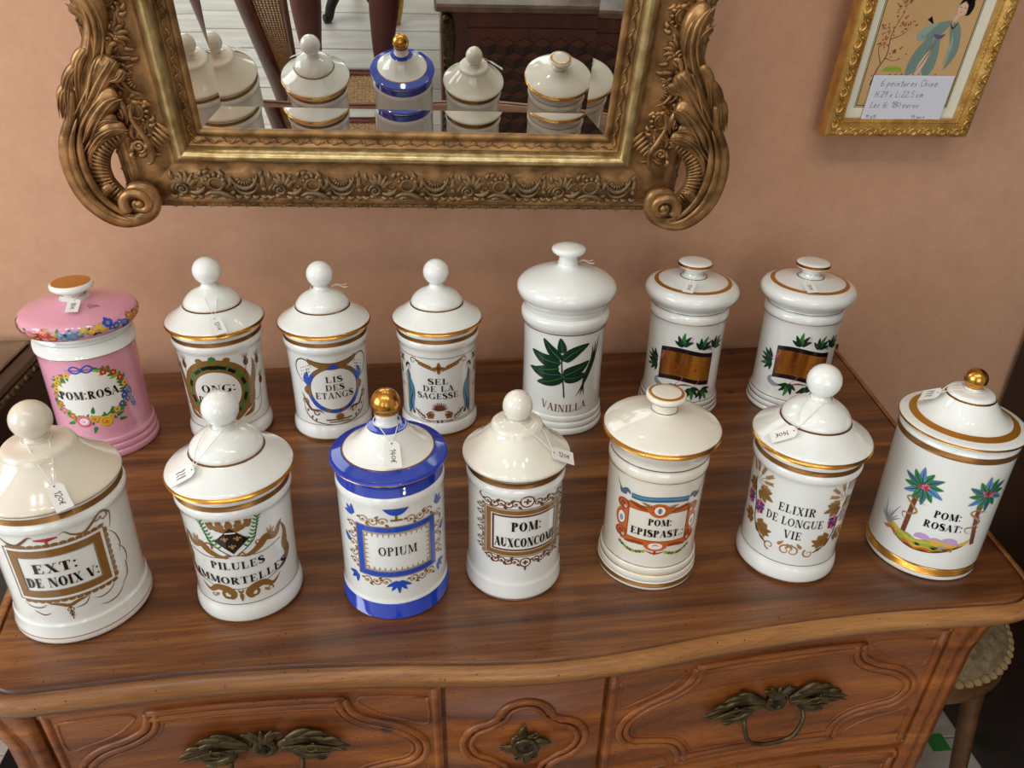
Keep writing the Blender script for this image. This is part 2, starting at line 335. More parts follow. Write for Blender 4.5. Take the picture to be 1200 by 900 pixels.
# handwriting: single-stroke characters in a unit box
HW = {'0': [spiral(.3, .5, .3, .3, 1.4, 1, 10)], '1': [[(.05, .7), (.3, 1), (.3, 0)]], '2': [[(.05, .8), (.25, 1), (.5, .8), (.4, .5), (.05, .02), (.55, .02)]], '3': [[(.05, .9), (.4, .95), (.4, .6), (.2, .52), (.5, .4), (.4, .05), (.05, .1)]],
      '4': [[(.35, 1), (.05, .4), (.55, .4)], [(.42, .7), (.4, 0)]], '5': [[(.5, 1), (.12, .98), (.1, .6), (.45, .55), (.45, .1), (.05, .05)]], '6': [[(.45, 1), (.1, .5), (.15, .05), (.45, .1), (.45, .42), (.12, .4)]], '8': [[(.3, .5), (.05, .75), (.3, 1), (.5, .75), (.05, .25), (.3, 0), (.55, .25), (.3, .5)]],
      '9': [[(.45, .7), (.2, .55), (.1, .85), (.4, .95), (.45, .6), (.35, 0)]], 'e': [[(.1, .3), (.42, .35), (.3, .55), (.08, .3), (.2, .02), (.45, .1)]], 'E': [[(.5, .9), (.2, .8), (.1, .4), (.25, .08), (.5, .12)], [(0, .55), (.4, .58)], [(0, .38), (.36, .4)]],
      'p': [[(.1, .5), (.08, -.4)], [(.1, .4), (.3, .55), (.4, .25), (.12, .08)]], 'i': [[(.1, .5), (.12, 0)], [(.12, .72), (.14, .76)]], 'n': [[(.08, .5), (.1, 0)], [(.1, .35), (.3, .5), (.35, 0)]], 't': [[(.2, .9), (.18, .08), (.32, .02)], [(.02, .55), (.36, .58)]],
      'u': [[(.06, .5), (.1, .05), (.3, .1), (.36, .5)], [(.36, .5), (.4, 0)]], 'r': [[(.08, .5), (.1, 0)], [(.1, .35), (.32, .5)]], 's': [[(.34, .48), (.1, .4), (.32, .15), (.04, .02)]], 'C': [[(.5, .85), (.2, .95), (.05, .5), (.2, .05), (.5, .12)]], 'h': [[(.1, 1), (.08, 0)], [(.1, .35), (.3, .5), (.36, 0)]],
      'H': [[(.1, 1), (.08, 0)], [(.5, 1), (.48, 0)], [(.08, .5), (.5, .5)]], 'x': [[(.06, .5), (.38, 0)], [(.38, .5), (.06, 0)]], 'L': [[(.12, 1), (.08, .04), (.5, .04)]], 'c': [[(.38, .45), (.1, .4), (.1, .05), (.4, .08)]], 'm': [[(.06, .5), (.08, 0)], [(.08, .38), (.26, .5), (.28, 0)], [(.28, .38), (.48, .5), (.5, 0)]],
      'o': [spiral(.22, .25, .2, .2, 1.4, 1, 8)], 'a': [spiral(.2, .25, .18, .18, .4, 1, 8), [(.4, .5), (.42, 0)]], ':': [[(.1, .4), (.16, .5)], [(.1, .05), (.16, .15)]], '.': [[(.08, .0), (.16, .1)]], ',': [[(.12, .05), (.05, -.15)]], ' ': []}
def handwrite(p, txt, x, y, h, w, m, adv=.62, slant=.12, lay=2, wob=.0):
    for c in txt:
        for st in HW[c]:
            p.st([(x + (a * h + slant * b * h), y + b * h + rnd.uniform(-wob, wob)) for a, b in st], w, m, 'c', lay, 3)
        x += h * (adv if c not in 'i:., 1t' else adv * .66)
    return x

# ------------------------------------------------------------------ room
def setting(o): o['kind'] = 'structure'; return o
WY = .02
setting(MB().box((-2.5, WY, 0), (2.5, WY + .15, 2.8)).build('wall_back', 'wall_fabric', None, False))
wl = setting(empty('wall_left', (-2.5, -2.15, 0)))
for a, b, c, d in ((-2.2, -.3, 0, 2.8), (1.55, 2.17, 0, 2.8), (-.3, 1.55, 0, .95), (-.3, 1.55, 2.55, 2.8)): MB().box((-.15, a, c), (0, b, d)).build('wall_section', 'plaster', wl, False)
wr = setting(MB().box((2.5, -4.35, 0), (2.65, WY, 2.8)).build('wall_right', 'plaster', None, False))
wf = setting(empty('wall_front', (0, -4.35, 0)))
for a, b, c, d in ((-2.5, -2.15, 0, 2.8), (.95, 2.5, 0, 2.8), (-2.15, .95, 0, .6), (-2.15, .95, 2.6, 2.8)): MB().box((a, -.15, c), (b, 0, d)).build('wall_section', 'plaster', wf, False)
ce = setting(empty('ceiling', (0, -2, 2.8)))
for a, b, c, d in ((-2.65, -2.5, -1.22, 2.17), (.52, -2.5, 2.65, 2.17), (-1.22, -2.5, .52, -.32), (-1.22, 1.22, .52, 2.17)): MB().box((a, b, 0), (c, d, .1)).build('ceiling_section', 'plaster', ce, False)
w1 = setting(empty('window_1', (-.6, -4.38, 0))); w2 = setting(empty('window_2', (-2.53, -1.525, 0)))
for x in (-1.55, -.53, .53, 1.51): MB().box((x, -.03, .6), (x + .05, .03, 2.6)).build('window_bar', 'window_paint', w1, False)
for z in (.6, 2.55): MB().box((-1.5, -.03, z), (1.51, .03, z + .05)).build('window_rail', 'window_paint', w1, False)
for y in (-.925, -.02, .875): MB().box((-.03, y, .95), (.03, y + .05, 2.55)).build('window_bar', 'window_paint', w2, False)
for z in (.95, 2.5): MB().box((-.03, -.875, z), (.03, .875, z + .05)).build('window_rail', 'window_paint', w2, False)
fl = setting(MB().box((-2.5, -4.35, -.1), (2.5, WY, -.018)).build('floor', 'dark_hole', None, False))
y = WY; k = 0
while y > -4.3:
    wd = .112; x = -2.5; cut = [-2.5, -2.5 + rnd.uniform(.8, 2.2), -2.5 + rnd.uniform(2.6, 4.2), 2.5]
    for a, b in zip(cut, cut[1:]): MB().box((a + .0015, y - wd + .003, -.018), (b - .0015, y, rnd.uniform(-.0012, 0)), 0, .0015).build('plank', 'floor_paint', fl, False)
    y -= wd
tp = MB().box((1.03, -.235, .0006), (1.07, -.195, .0018)).build('floor_tape', 'green_tape', None, False); tag(tp, 'small square of green tape stuck on the floorboards', 'tape')

# ceiling spotlights (each lamp carries its own light)
def spotlight(x, y, tx, ty, tz, power, lab):
    r = empty('ceiling_spotlight', (x, y, 2.8)); tag(r, lab, 'spotlight', 'ceiling spotlights')
    MB().lathe([(0.001, 0), (.05, 0), (.05, -.02), (.012, -.022), (.012, -.08), (.001, -.08)], 20).build('mount', 'window_paint', r)
    d = (Vector((tx, ty, tz)) - Vector((x, y, 2.66))).normalized(); q = d.to_track_quat('-Z', 'Y').to_matrix().to_4x4(); q.translation = (0, 0, -.12)
    h = put('lamp_head', MB().lathe([(.001, .05), (.03, .05), (.04, .0), (.042, -.05), (.038, -.05), (.036, -.03), (.001, -.025)], 20).mesh('lamp_head', ['window_paint']), r, q)
    l = bpy.data.lights.new('spot_bulb', 'SPOT'); l.energy = power; l.color = (1, .86, .66); l.spot_size = math.radians(95); l.spot_blend = .8; l.shadow_soft_size = .035
    o = bpy.data.objects.new('spot_bulb', l); COL.objects.link(o); o.parent = r; q2 = q.copy(); q2.translation = Vector((0, 0, -.12)) + d * .06; o.matrix_local = q2
spotlight(-.75, -1.35, -.3, -.2, .9, 6, 'white ceiling spotlight nearest the side window')
spotlight(-.1, -1.5, .0, -.3, .9, 7, 'white ceiling spotlight above the photographer')
spotlight(-.48, -1.3, -.2, -.3, .9, 4, 'white ceiling spotlight second from the side window')
spotlight(.4, -1.45, .2, -.3, .9, 5, 'white ceiling spotlight second from the dark cabinet')
spotlight(.7, -1.6, .4, -.2, .9, 8, 'white ceiling spotlight nearest the dark cabinet')

# ------------------------------------------------------------------ commode
com = empty('commode', (.083, 0, 0), math.radians(2.5)); tag(com, 'walnut commode with serpentine front, carrying the pharmacy jars', 'commode')
TG = [(0, -.688), (.07, -.684), (.166, -.672), (.264, -.664), (.364, -.6605), (.463, -.664), (.515, -.666), (.6, -.667)]
def yg(d):
    d = abs(d)
    for (a, b), (c, e) in zip(TG, TG[1:]):
        if d <= c:
            t = (d - a) / (c - a); t2 = t * t * (3 - 2 * t) if a in (0,) else t
            return b + (e - b) * t2
    return TG[-1][1]
def ygs(d): return sum(yg(d + o) for o in (-.03, -.015, 0, .015, .03)) / 5
half = [(x, ygs(x)) for x in [i * .515 / 26 for i in range(27)]]
corner = [(.532, -.664), (.547, -.657), (.557, -.645), (.5625, -.63), (.566, -.61)]
side = [(.572, -.56), (.584, -.46), (.6, -.3), (.622, -.15), (.64, -.012)]
R_ = half + corner + side; OUT = [(-x, y) for x, y in reversed(R_)] + R_[1:]
def offset(P, o):
    Q = []
    for i, p in enumerate(P):
        a = Vector(P[max(i - 1, 0)]); b = Vector(P[min(i + 1, len(P) - 1)]); t = (b - a).normalized(); Q.append((p[0] + t.y * o, p[1] - t.x * o))
    return Q
prof = [(-.008, .85), (-.0028, .85), (-.0019, .8496), (-.0014, .8445), (.0014, .8445), (.0019, .8488), (.0027, .8494), (.006, .8492), (.009, .8478), (.0125, .845), (.0145, .8405), (.0145, .836), (.0125, .831), (.010, .828), (.008, .824), (.004, .821), (-.004, .820), (-.03, .820)]
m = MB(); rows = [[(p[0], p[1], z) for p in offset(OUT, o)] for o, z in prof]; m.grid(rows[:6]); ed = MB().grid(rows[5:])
inner = rows[0]; n_ = len(inner); mid = []
k = len(inner) // 2
m.add(inner, [tuple(range(n_))]); m.add(rows[-1], [tuple(range(n_))])
m.add([(-.66, -.012, .85), (.66, -.012, .85), (.66, -.012, .82), (-.66, -.012, .82)], [(0, 1, 2, 3)])

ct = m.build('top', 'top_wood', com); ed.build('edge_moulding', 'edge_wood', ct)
yf = lambda d: ygs(d) + .02
def F(d, z, o=0): return (d * (1 - .09 * max(0, .79 - z)), yf(d) - o, z)
D0, D1 = -.525, .48
m = MB()
ds = [D0 - .03 + (D1 - D0 + .06) * i / 60 for i in range(61)]
m.grid([[F(d, z, -.003) for d in ds] for z in (.30, .45, .6, .7, .82)]); m.grid([[F(d, .30, -.003) for d in ds], [(d * .95, -.03, .30) for d in ds]])
for sx, d in ((-1, D0 - .03), (1, D1 + .03)):
    ys = [yf(d) + .003 + (-.02 - yf(d)) * i / 8 for i in range(9)]
    bulge = lambda y: .075 * ((y + .66) / .64)
    m.grid([[(d * (1 - .09 * max(0, .79 - z)) + sx * bulge(y), y, z) for y in ys] for z in (.30, .5, .7, .82)])
m.grid([[(d * 1.12, -.02, z) for d in ds[::6]] for z in (.3, .82)])
m.build('carcass', 'body_wood', com)
for sx, d0, d1 in ((1, D1 + .002, D1 + .036), (-1, D0 - .002, D0 - .036)):
    m = MB(); rows = []
    for i in range(15):
        z = .815 - (.815 - .02) * i / 14; fl_ = .018 * max(0, (z - .76) / .055) ** 2 - (.0 if z > .3 else .02 * math.sin((.3 - z) / .28 * PI)); rr = []
        for q, o in ((0, -.01), (0, .006), (.35, .008), (.45, .004), (.55, .008), (1, .004), (1.25, -.03), (1.25, -.06), (0, -.06)):
            d = d0 + (d1 - d0) * q; x, yy, zz = F(d, z, o); rr.append((x + sx * fl_ * (q > .3), yy, zz))
        rows.append(rr)
    m.grid(rows, 0, True).build('corner_post', 'body_wood', com)
    m = MB(); xx = sx * .585; m.sweep([(xx, -.06, .31), (xx + sx * .01, -.06, .2), (xx, -.055, .1), (xx + sx * .008, -.06, .0)], taper(.034, .02), n=8, nrm=(1, 0, 0)).build('back_leg', 'body_wood', com)
NORM = [(.25, .9), (.236, .80), (.19, .735), (.11, .68), (.055, .59), (.045, .48), (.08, .38), (.15, .335), (.21, .29), (.24, .21), (.245, .13)]
def on_face(P, o=0): return [F(x, z, o) for x, z in P]
def bail_mount(parent, dc, zc, tilt=0):
    lv = MB()
    for s in (-1, 1):
        A = lambda P, o=.004: on_face([(dc + s * x, zc + z) for x, z in P], o + .006)
        for P, w in (([(.014, .004), (.03, .012), (.05, .014), (.072, .006), (.094, -.003)], .0078), ([(.016, .0), (.036, -.002), (.056, -.004), (.078, -.006), (.09, -.003)], .0068), ([(.02, .008), (.034, .02), (.046, .026), (.054, .024)], .006),
                     ([(.038, .018), (.05, .02), (.062, .02), (.07, .016)], .006), ([(.03, -.004), (.042, -.014), (.056, -.016), (.07, -.012)], .007), ([(.05, -.012), (.058, -.02), (.066, -.02)], .005),
                     ([(.006, .012), (.012, .022), (.022, .024)], .006), ([(.06, .008), (.074, .010), (.084, .006)], .005)):
            lv.sweep(A(P), leafw(w * .9), n=7, flat=.6, sub=4)
        lv.sweep(A([(dcx, z) for dcx, z in spiral(.05, .002, .002, .008, 0, 1.2, 12)], .008), .0016, n=5, sub=2)
        lv.sweep(A([(.03, .002), (.05, .008), (.074, .003), (.09, -.002)], .010), lens(.0018), n=5)
    for a in (-35, 0, 35): lv.sweep(on_face([(dc, zc + .008), (dc + .01 * math.sin(math.radians(a)), zc + .018), (dc + .022 * math.sin(math.radians(a)), zc + .029)], .01), leafw(.006), n=6, flat=.6)
    lv.sweep(on_face(ring_pts(dc, zc, .010, 16)[:-1], .008), .0045, n=6, closed=True, sub=2, flat=.8)
    lv.ball(F(dc, zc, .006), .010, sc=(1, .4, 1))
    mo = lv.build('handle_mount', 'bronze', parent)
    kh = MB().box((-.0022, -.001, -.006), (.0022, .001, .004)).lathe([(0.0001, 0), (.0035, 0), (.0035, .001)], 10, c=(0, 0, .003)); 
    kh = MB(); x, yy, zz = F(dc, zc, .0105); kh.box((x - .0022, yy - .0008, zz - .007), (x + .0022, yy + .0012, zz + .001)); kh.ball((x, yy, zz + .002), .0036, sc=(1, .35, 1)); kh.build('keyhole', 'dark_hole', parent)
    MB().sweep([F(dc - .037, zc - .014, .008), F(dc - .038, zc - .026, .016), F(dc - .03, zc - .047, .02), F(dc - .012, zc - .055, .021), F(dc + .012, zc - .055, .021), F(dc + .03, zc - .047, .02), F(dc + .038, zc - .026, .016), F(dc + .037, zc - .014, .008)], .0028, n=8).build('bail_handle', 'bronze', parent)
def drawer(d0, d1, z0, z1, mz):
    w, h = d1 - d0, z1 - z0; dr = None
    m = MB(); n = 26; X = [d0 + w * i / n for i in range(n + 1)]
    m.grid([[F(d, z, o) for d in X] for z, o in ((z0, -.01), (z0, .003), (z0 + .008, .006), (z0 + .012, .004), (z1 - .012, .004), (z1 - .008, .006), (z1, .003), (z1, -.01))])
    for d in (d0, d1): m.add([F(d, z0, -.01), F(d, z1, -.01), F(d, z1, .005), F(d, z0, .005)], [(0, 1, 2, 3)])
    dr = m.build('drawer', 'body_wood', com)
    q = lambda u, v: (d0 + w * u, z0 + h * v)
    e = .0055; b = MB()
    for P in ([(d0 + e + (w - 2 * e) * i / 20, z0 + e) for i in range(21)], [(d0 + e + (w - 2 * e) * i / 20, z1 - e) for i in range(21)], [(d0 + e, z0 + e + (h - 2 * e) * i / 6) for i in range(7)], [(d1 - e, z0 + e + (h - 2 * e) * i / 6) for i in range(7)]): b.sweep(on_face(P, .003), .0048, n=8, sub=1, flat=.7)
    b.build('border_moulding', 'body_wood', dr)
    pm = MB()
    Lp = [q(u, v) for u, v in crom2(NORM, 4)]; Rp = [q(1 - u, v) for u, v in crom2(NORM, 4)]
    top = [q(.25 + .5 * i / 16, .9) for i in range(17)]; bot = [q(.245 + .51 * i / 16, .12) for i in range(17)]
    for off, r in ((0, .0044), (.0088, .0040), (.0155, .0016)):
        def inw(P, s):
            Q = []
            for i, p in enumerate(P):
                t = Vector(P[min(i + 1, len(P) - 1)]) - Vector(P[max(i - 1, 0)]); t.normalize(); Q.append((p[0] - t.y * off * s, p[1] + t.x * off * s))
            return Q
        for P, s in ((Lp, 1), (Rp, -1), (top, -1), (bot, 1)): pm.sweep(on_face(inw(P, s), .004), r, n=8, sub=1, flat=.85)
    for sx in (0, 1):
        U = (lambda u: u) if not sx else (lambda u: 1 - u)
        for P in ([(.035, .9), (.21, .9), (.195, .82), (.15, .76), (.09, .72), (.035, .70), (.035, .9)], [(.035, .12), (.205, .12), (.19, .2), (.13, .27), (.06, .31), (.035, .33), (.035, .12)]):
            pm.sweep(on_face([q(U(u), v) for u, v in P], .0035), .0022, n=6, sub=3, flat=.7)
    pm.build('panel_moulding', 'body_wood', dr)
    bail_mount(dr, (d0 + d1) / 2 + .008, mz)
def crom2(P, n): return [(v.x, v.y) for v in crom([(a, b, 0) for a, b in P], n)]
def centre_panel(d0, d1, z0, z1):
    w = d1 - d0; m = MB(); X = [d0 + w * i / 12 for i in range(13)]
    m.grid([[F(d, z, o) for d in X] for z, o in ((z0, -.01), (z0, .002), (z1, .002), (z1, -.01))])
    pn = m.build('centre_panel', 'body_wood', com); dc, zc = (d0 + d1) / 2, (z0 + z1) / 2 + .006; mm = MB()
    for off, r in ((0, .0045), (-.010, .0032)):
        P = []
        for kx, (cx, cz, rx) in enumerate(((.036, 0, .034), (0, .036, .031), (-.036, 0, .034), (0, -.036, .031))):
            for i in range(11):
                a = math.radians(90 * kx - 82 + 164 * i / 10); P.append((dc + cx + (rx + off) * math.cos(a), zc + cz + (rx + off) * math.sin(a)))
        mm.sweep(on_face(P, .003), r, n=7, sub=1, closed=True)
    mm.build('quatrefoil_moulding', 'body_wood', pn); e = MB()
    for a in range(0, 360, 45):
        L = .03 if a % 90 == 0 else .019; ca, sa = math.cos(math.radians(a)), math.sin(math.radians(a))
        e.sweep(on_face([(dc + ca * .004, zc + sa * .004), (dc + ca * L * .6 - sa * .004, zc + sa * L * .6 + ca * .004), (dc + ca * L, zc + sa * L * 1.1)], .007), leafw(.0075), n=7, flat=.5)
    e.sweep(on_face(ring_pts(dc, zc, .012, 16)[:-1], .010), .0026, n=6, sub=2, closed=True); e.ball(F(dc, zc, .006), .013, sc=(1, .4, 1))
    for a in (60, 120, 240, 300): e.sweep(on_face(spiral(dc + .018 * math.cos(math.radians(a)), zc + .02 * math.sin(math.radians(a)), .001, .005, 0, 1.2, 10), .009), .0014, n=5, sub=2)
    e.build('escutcheon', 'bronze', pn); kh = MB(); x, yy, zz = F(dc, zc, .0115); kh.ball((x, yy, zz), .003, sc=(1, .4, 1)); kh.box((x - .0015, yy - .0006, zz - .006), (x + .0015, yy + .001, zz)); kh.build('keyhole', 'dark_hole', pn)
for z0, z1, mz in ((.594, .803, .704), (.375, .578, .485)):
    drawer(-.522, -.119, z0, z1, mz + .012); drawer(.064, .478, z0, z1, mz); centre_panel(-.114, .059, z0 + .002, z1 - .002)
m = MB(); X = [D0 + (D1 - D0) * i / 40 for i in range(41)]
m.grid([[F(d, .30 + .02 * math.cos(d * 12), .004) for d in X], [F(d, .36, .006) for d in X], [F(d, .37, .002) for d in X]]).build('apron', 'body_wood', com)

# ------------------------------------------------------------------ jars
def top_of(prof): return prof
BODY_A = [(.001, 0), (.052, 0), (.0558, .0015), (.0572, .005), (.0570, .012), (.0558, .0175), (.0542, .0215), (.0535, .026), (.0536, .04), (.0541, .075), (.0552, .110), (.0562, .134), (.0574, .1385), (.0588, .1415), (.0593, .1450), (.0588, .1482), (.0578, .1495), (.0578, .1610), (.055, .162), (.048, .162), (.047, .15), (.001, .15)]
def ballp(r, hc, a0=-62, n=12, sq=1.0): return [(max(.0003, r * math.cos(math.radians(a0 + (90 - a0) * i / n))), hc + sq * r * math.sin(math.radians(a0 + (90 - a0) * i / n))) for i in range(n + 1)]
def lidA(): return [(.001, .159), (.0545, .159), (.056, .1612), (.061, .1625), (.0641, .1655), (.0644, .169), (.0625, .172), (.057, .1755), (.049, .181), (.041, .1872), (.0372, .190), (.0364, .1915), (.0366, .1935), (.0355, .1965), (.031, .2025), (.024, .208), (.0165, .2112), (.0122, .2135), (.0102, .2165), (.0096, .2195)]
JARS = {}
def band_ring(prof, h0, h1, off=.00035, seg=6):
    """the stretch of a profile between two heights, lifted by off"""
    out = []
    for (r0, a), (r1, b) in zip(prof, prof[1:]):
        if b < h0 or a > h1 or b <= a: continue
        t0 = max(0, (h0 - a) / (b - a)); t1 = min(1, (h1 - a) / (b - a))
        for t in (t0, t1): out.append((r0 + (r1 - r0) * t + off, a + (b - a) * t))
    return out
def jar(key, X, Y, label, body, lid, knob, mat_b='porcelain', mat_l=None, mat_k=None, bands=(), lbands=(), kbands=(), sc=1.0, it=2):
    root = empty('apothecary_jar', (X, Y, .85)); tag(root, label, 'jar', 'porcelain pharmacy jars on the commode')
    bp = chaikin([(r * sc, h * sc) for r, h in body], it); lp = chaikin([(r * sc, h * sc) for r, h in lid], it); kp = [(r * sc, h * sc) for r, h in knob]
    bo = MB().lathe(bp, 64).build('body', mat_b, root); lo = MB().lathe(lp, 64).build('lid', mat_l or mat_b, root)
    ko = MB().lathe(kp, 32).build('knob', mat_k or mat_l or mat_b, lo)
    for P, src, par in ((bands, bp, bo), (lbands, lp, lo), (kbands, kp, ko)):
        for h0, h1, mt, nm in P:
            q = band_ring(src, h0 * sc, h1 * sc)
            if len(q) > 1: MB().lathe(q, 64).build(nm, mt, par, fix=False)
    face = math.atan2(CAM.y - Y, CAM.x - X)
    outer = [p for p in bp if p[1] >= 0]
    def rad(h):
        best = 0
        for (r0, a), (r1, b) in zip(outer, outer[1:]):
            if min(a, b) <= h <= max(a, b) and b > a: best = max(best, r0 + (r1 - r0) * (h - a) / (b - a))
        return best or .055
    rm = rad(.09 * sc)
    def fn(s_, h_, lay):
        s_ *= .001; h_ *= .001; r = rad(h_) + .00022 + .00012 * lay; a = face + s_ / rm; return (r * math.cos(a), r * math.sin(a), h_)
    def fl(ang, h_, lay):  # on the lid: angle in degrees, height in mm
        h_ *= .001; best = .03
        for (r0, a), (r1, b) in zip(lp, lp[1:]):
            if a <= h_ <= b and b > a: best = r0 + (r1 - r0) * (h_ - a) / (b - a)
        r = best + .0003 + .00012 * lay; a = face + math.radians(ang); return (r * math.cos(a), r * math.sin(a), h_)
    JARS[key] = dict(root=root, body=bo, lid=lo, fn=fn, fl=fl, face=face, lp=lp, pos=Vector((X, Y, .85)), kp=kp)
    return JARS[key]
G = 'gilt_band'
def stdjar(key, X, Y, label, sc=1.0, ka=.0183):
    kn = [(.0098, .2185)] + ballp(ka, .2355)
    return jar(key, X, Y, label, BODY_A, lidA(), kn, bands=((.0018, .0042, 'gilt_dark', G), (.0252, .0259, 'line_brown', 'foot_line'), (.1508, .1568, 'gilt_dark', G)),
               lbands=((.1632, .1705, 'gilt', G), (.1898, .1916, 'gilt_dark', 'step_line')), sc=sc)
stdjar('ONG', -.308, -.205, 'white jar with green and gold oval frame reading ONG, beside the pink jar', 1.03)
stdjar('LIS', -.159, -.205, 'white jar with blue drapery frame reading LIS DES ETANGS')
stdjar('SEL', .0, -.202, 'white jar with two robed figures reading SEL DE LA SAGESSE')
stdjar('PIL', -.214, -.558, 'white jar with gold crown and black lozenge reading PILULES IMMORTELLES', .985)
stdjar('ELI', .409, -.542, 'white jar with vine leaves and grapes reading ELIXIR DE LONGUE VIE', 1.0)
BODY_B = [(.001, 0), (.058, 0), (.064, .001), (.0672, .004), (.0675, .009), (.0662, .016), (.0654, .022), (.0652, .025), (.0636, .0275), (.0632, .033), (.0634, .08), (.0644, .130), (.0655, .140), (.0670, .1435), (.0674, .147), (.0666, .150), (.0652, .152), (.0652, .161), (.064, .162), (.056, .162), (.055, .15), (.001, .15)]
LID_B = [(.001, .158), (.062, .158), (.064, .1612), (.0668, .163), (.0672, .1655), (.0655, .168), (.060, .172), (.050, .180), (.042, .188), (.0365, .1945), (.0355, .1965), (.0345, .1975), (.0335, .201), (.0315, .204), (.027, .2052), (.018, .2058), (.0125, .2075), (.0105, .2105), (.0102, .2135)]
jar('EXT', -.388, -.565, 'large ivory jar reading EXT: DE NOIX V: in a gold frame, front row end', BODY_B, LID_B, [(.0104, .212)] + ballp(.0190, .2295), 'porcelain', 'porcelain_old', 'porcelain_old', bands=((.0105, .0115, 'print_pale', G), (.1535, .160, 'gilt_dark', G)), lbands=((.163, .1645, 'print_pale', 'rim_line'),))
sb = .82
BODY_C = [(.001, 0), (.047, 0), (.0525, .001), (.0545, .004), (.0545, .010), (.0536, .017), (.0532, .023), (.0520, .026), (.0514, .032), (.0512, .08), (.0516, .128), (.0524, .139), (.0535, .1425), (.0535, .1465), (.0524, .149), (.052, .151), (.052, .160), (.051, .161), (.045, .161), (.044, .15), (.001, .15)]
LID_C = [(.001, .158), (.0505, .158), (.052, .1605), (.0556, .1615), (.0574, .164), (.0574, .1665), (.0555, .1685), (.049, .173), (.040, .181), (.033, .189), (.0288, .194), (.0278, .196), (.0272, .199), (.0252, .2015), (.020, .2025), (.014, .203), (.0108, .2045), (.0098, .207)]
jar('AUX', .08, -.549, 'creamy jar with brown gold frame reading POM: AUXCONCOMB', BODY_C, LID_C, [(.0102, .2055), (.0106, .209)] + ballp(.0156, .2195, -45, 12, 1.12), 'porcelain', 'porcelain_cream', 'porcelain_cream', bands=((.004, .0055, 'gilt_dark', G), (.152, .1585, 'gilt_dark', G)), lbands=((.1615, .1635, 'gilt_dark', 'rim_line'),))
BODY_O = [(.001, 0), (.053, 0), (.0565, .001), (.0575, .003), (.0575, .016), (.0574, .0235), (.0568, .0255), (.0560, .028), (.0558, .08), (.0556, .142), (.0564, .149), (.0568, .153), (.0560, .157), (.0547, .159), (.0545, .174), (.0535, .175), (.047, .175), (.046, .16), (.001, .16)]
LID_O = [(.001, .170), (.052, .170), (.0545, .1725), (.0575, .174), (.0597, .1765), (.0598, .179), (.0585, .181), (.0545, .1825), (.0465, .1855), (.0450, .1863), (.038, .190), (.031, .196), (.0255, .2025), (.0225, .2065), (.0215, .2085), (.0205, .2105), (.0185, .2118), (.014, .2125), (.0118, .2140), (.0108, .2165), (.0112, .2200), (.0125, .2265)]
jar('OPI', -.053, -.563, 'white jar with cobalt blue bands and gold ball knob reading OPIUM', BODY_O, LID_O, [(.0125, .2255)] + ballp(.0146, .2365, -40), 'porcelain', None, 'gilt', bands=((.0022, .0235, 'cobalt_glaze', 'blue_band'), (.0005, .0018, 'gilt_dark', G), (.1592, .1735, 'cobalt_glaze', 'blue_band')),
    lbands=((.1735, .1765, 'cobalt_glaze', 'blue_band'), (.1775, .1854, 'cobalt_glaze', 'blue_band'), (.1765, .1776, 'gilt', G), (.1854, .186, 'gilt_dark', G), (.2108, .2136, 'cobalt_glaze', 'blue_band')))
def foot_rings(r, h, n):
    P = [(.001, 0), (r * .9, 0), (r, .001)]
    for i in range(n): a = h * i / n; q = r - (.0012 * i); P += [(q, a + .0015), (q + .0008, a + h / n * .45), (q, a + h / n * .9), (q - .0016, a + h / n)]
    return P
def lid_bun(r, hc, ht, rn, hn0, hn1, rk, top):  # neck, bulging rim, low dome, stem
    return [(.001, hn0 - .004), (rn - .002, hn0 - .004), (rn - .001, hn0), (rn, hn0 + .002), (rn - .0005, hn0 + .005), (rn - .001, hn1 - .004), (rn + .002, hn1), (r - .004, hc - ht * .75), (r - .0006, hc - ht * .3), (r, hc), (r - .0008, hc + ht * .35), (r - .004, hc + ht * .7), (r - .010, hc + ht * .95), (r * .6, hc + ht * 1.15 + top * .5), (r * .35, hc + ht * 1.25 + top * .9), (rk + .005, hc + ht * 1.3 + top), (rk + .001, hc + ht * 1.3 + top + .0015), (rk, hc + ht * 1.3 + top + .005)]
def mush(rs, h0, r, h1, h2, dome=.0015): return [(rs, h0 - .003), (rs, h0 + .001), (rs * .96, h0 + (h1 - h0) * .3), (rs * 1.0, h1 - .0085), (rs * 1.2, h1 - .0065), (r * .8, h1 - .005), (r * .96, h1 - .002), (r, h1), (r * .985, h1 + .003), (r * .93, h2 - .0012), (r * .8, h2), (r * .4, h2 + dome), (.0003, h2 + dome + .0002)]
bp_ = foot_rings(.0572, .030, 3) + [(.0528, .0325), (.0525, .038), (.0525, .08), (.0530, .125), (.0536, .142), (.0546, .146), (.0551, .149), (.0546, .153), (.0535, .155), (.053, .158), (.046, .158), (.045, .15), (.001, .15)]
jar('EPI', .239, -.539, 'creamy white jar with orange cartouche reading POM: EPISPAST', bp_, [(.001, .152), (.0515, .152), (.053, .156), (.0535, .159), (.0528, .163), (.0545, .170), (.060, .177), (.0632, .1805), (.0638, .184), (.0625, .187), (.058, .1898), (.046, .195), (.030, .2), (.020, .2025), (.0148, .204), (.0136, .207), (.0132, .211)], mush(.0132, .211, .0214, .221, .2255, .0006), 'porcelain_cream', None, None,
    bands=((.005, .0095, 'gilt_dark', G), (.0198, .0207, 'gilt', G), (.0302, .031, 'gilt_dark', 'foot_line'), (.1445, .1456, 'gilt', G)), lbands=((.1805, .1865, 'gilt', G), (.159, .1602, 'line_brown', 'neck_line'), (.2052, .206, 'gilt_dark', G)), kbands=((.2160, .2178, 'gilt', G), (.2248, .22562, 'amber_gilt', G)))
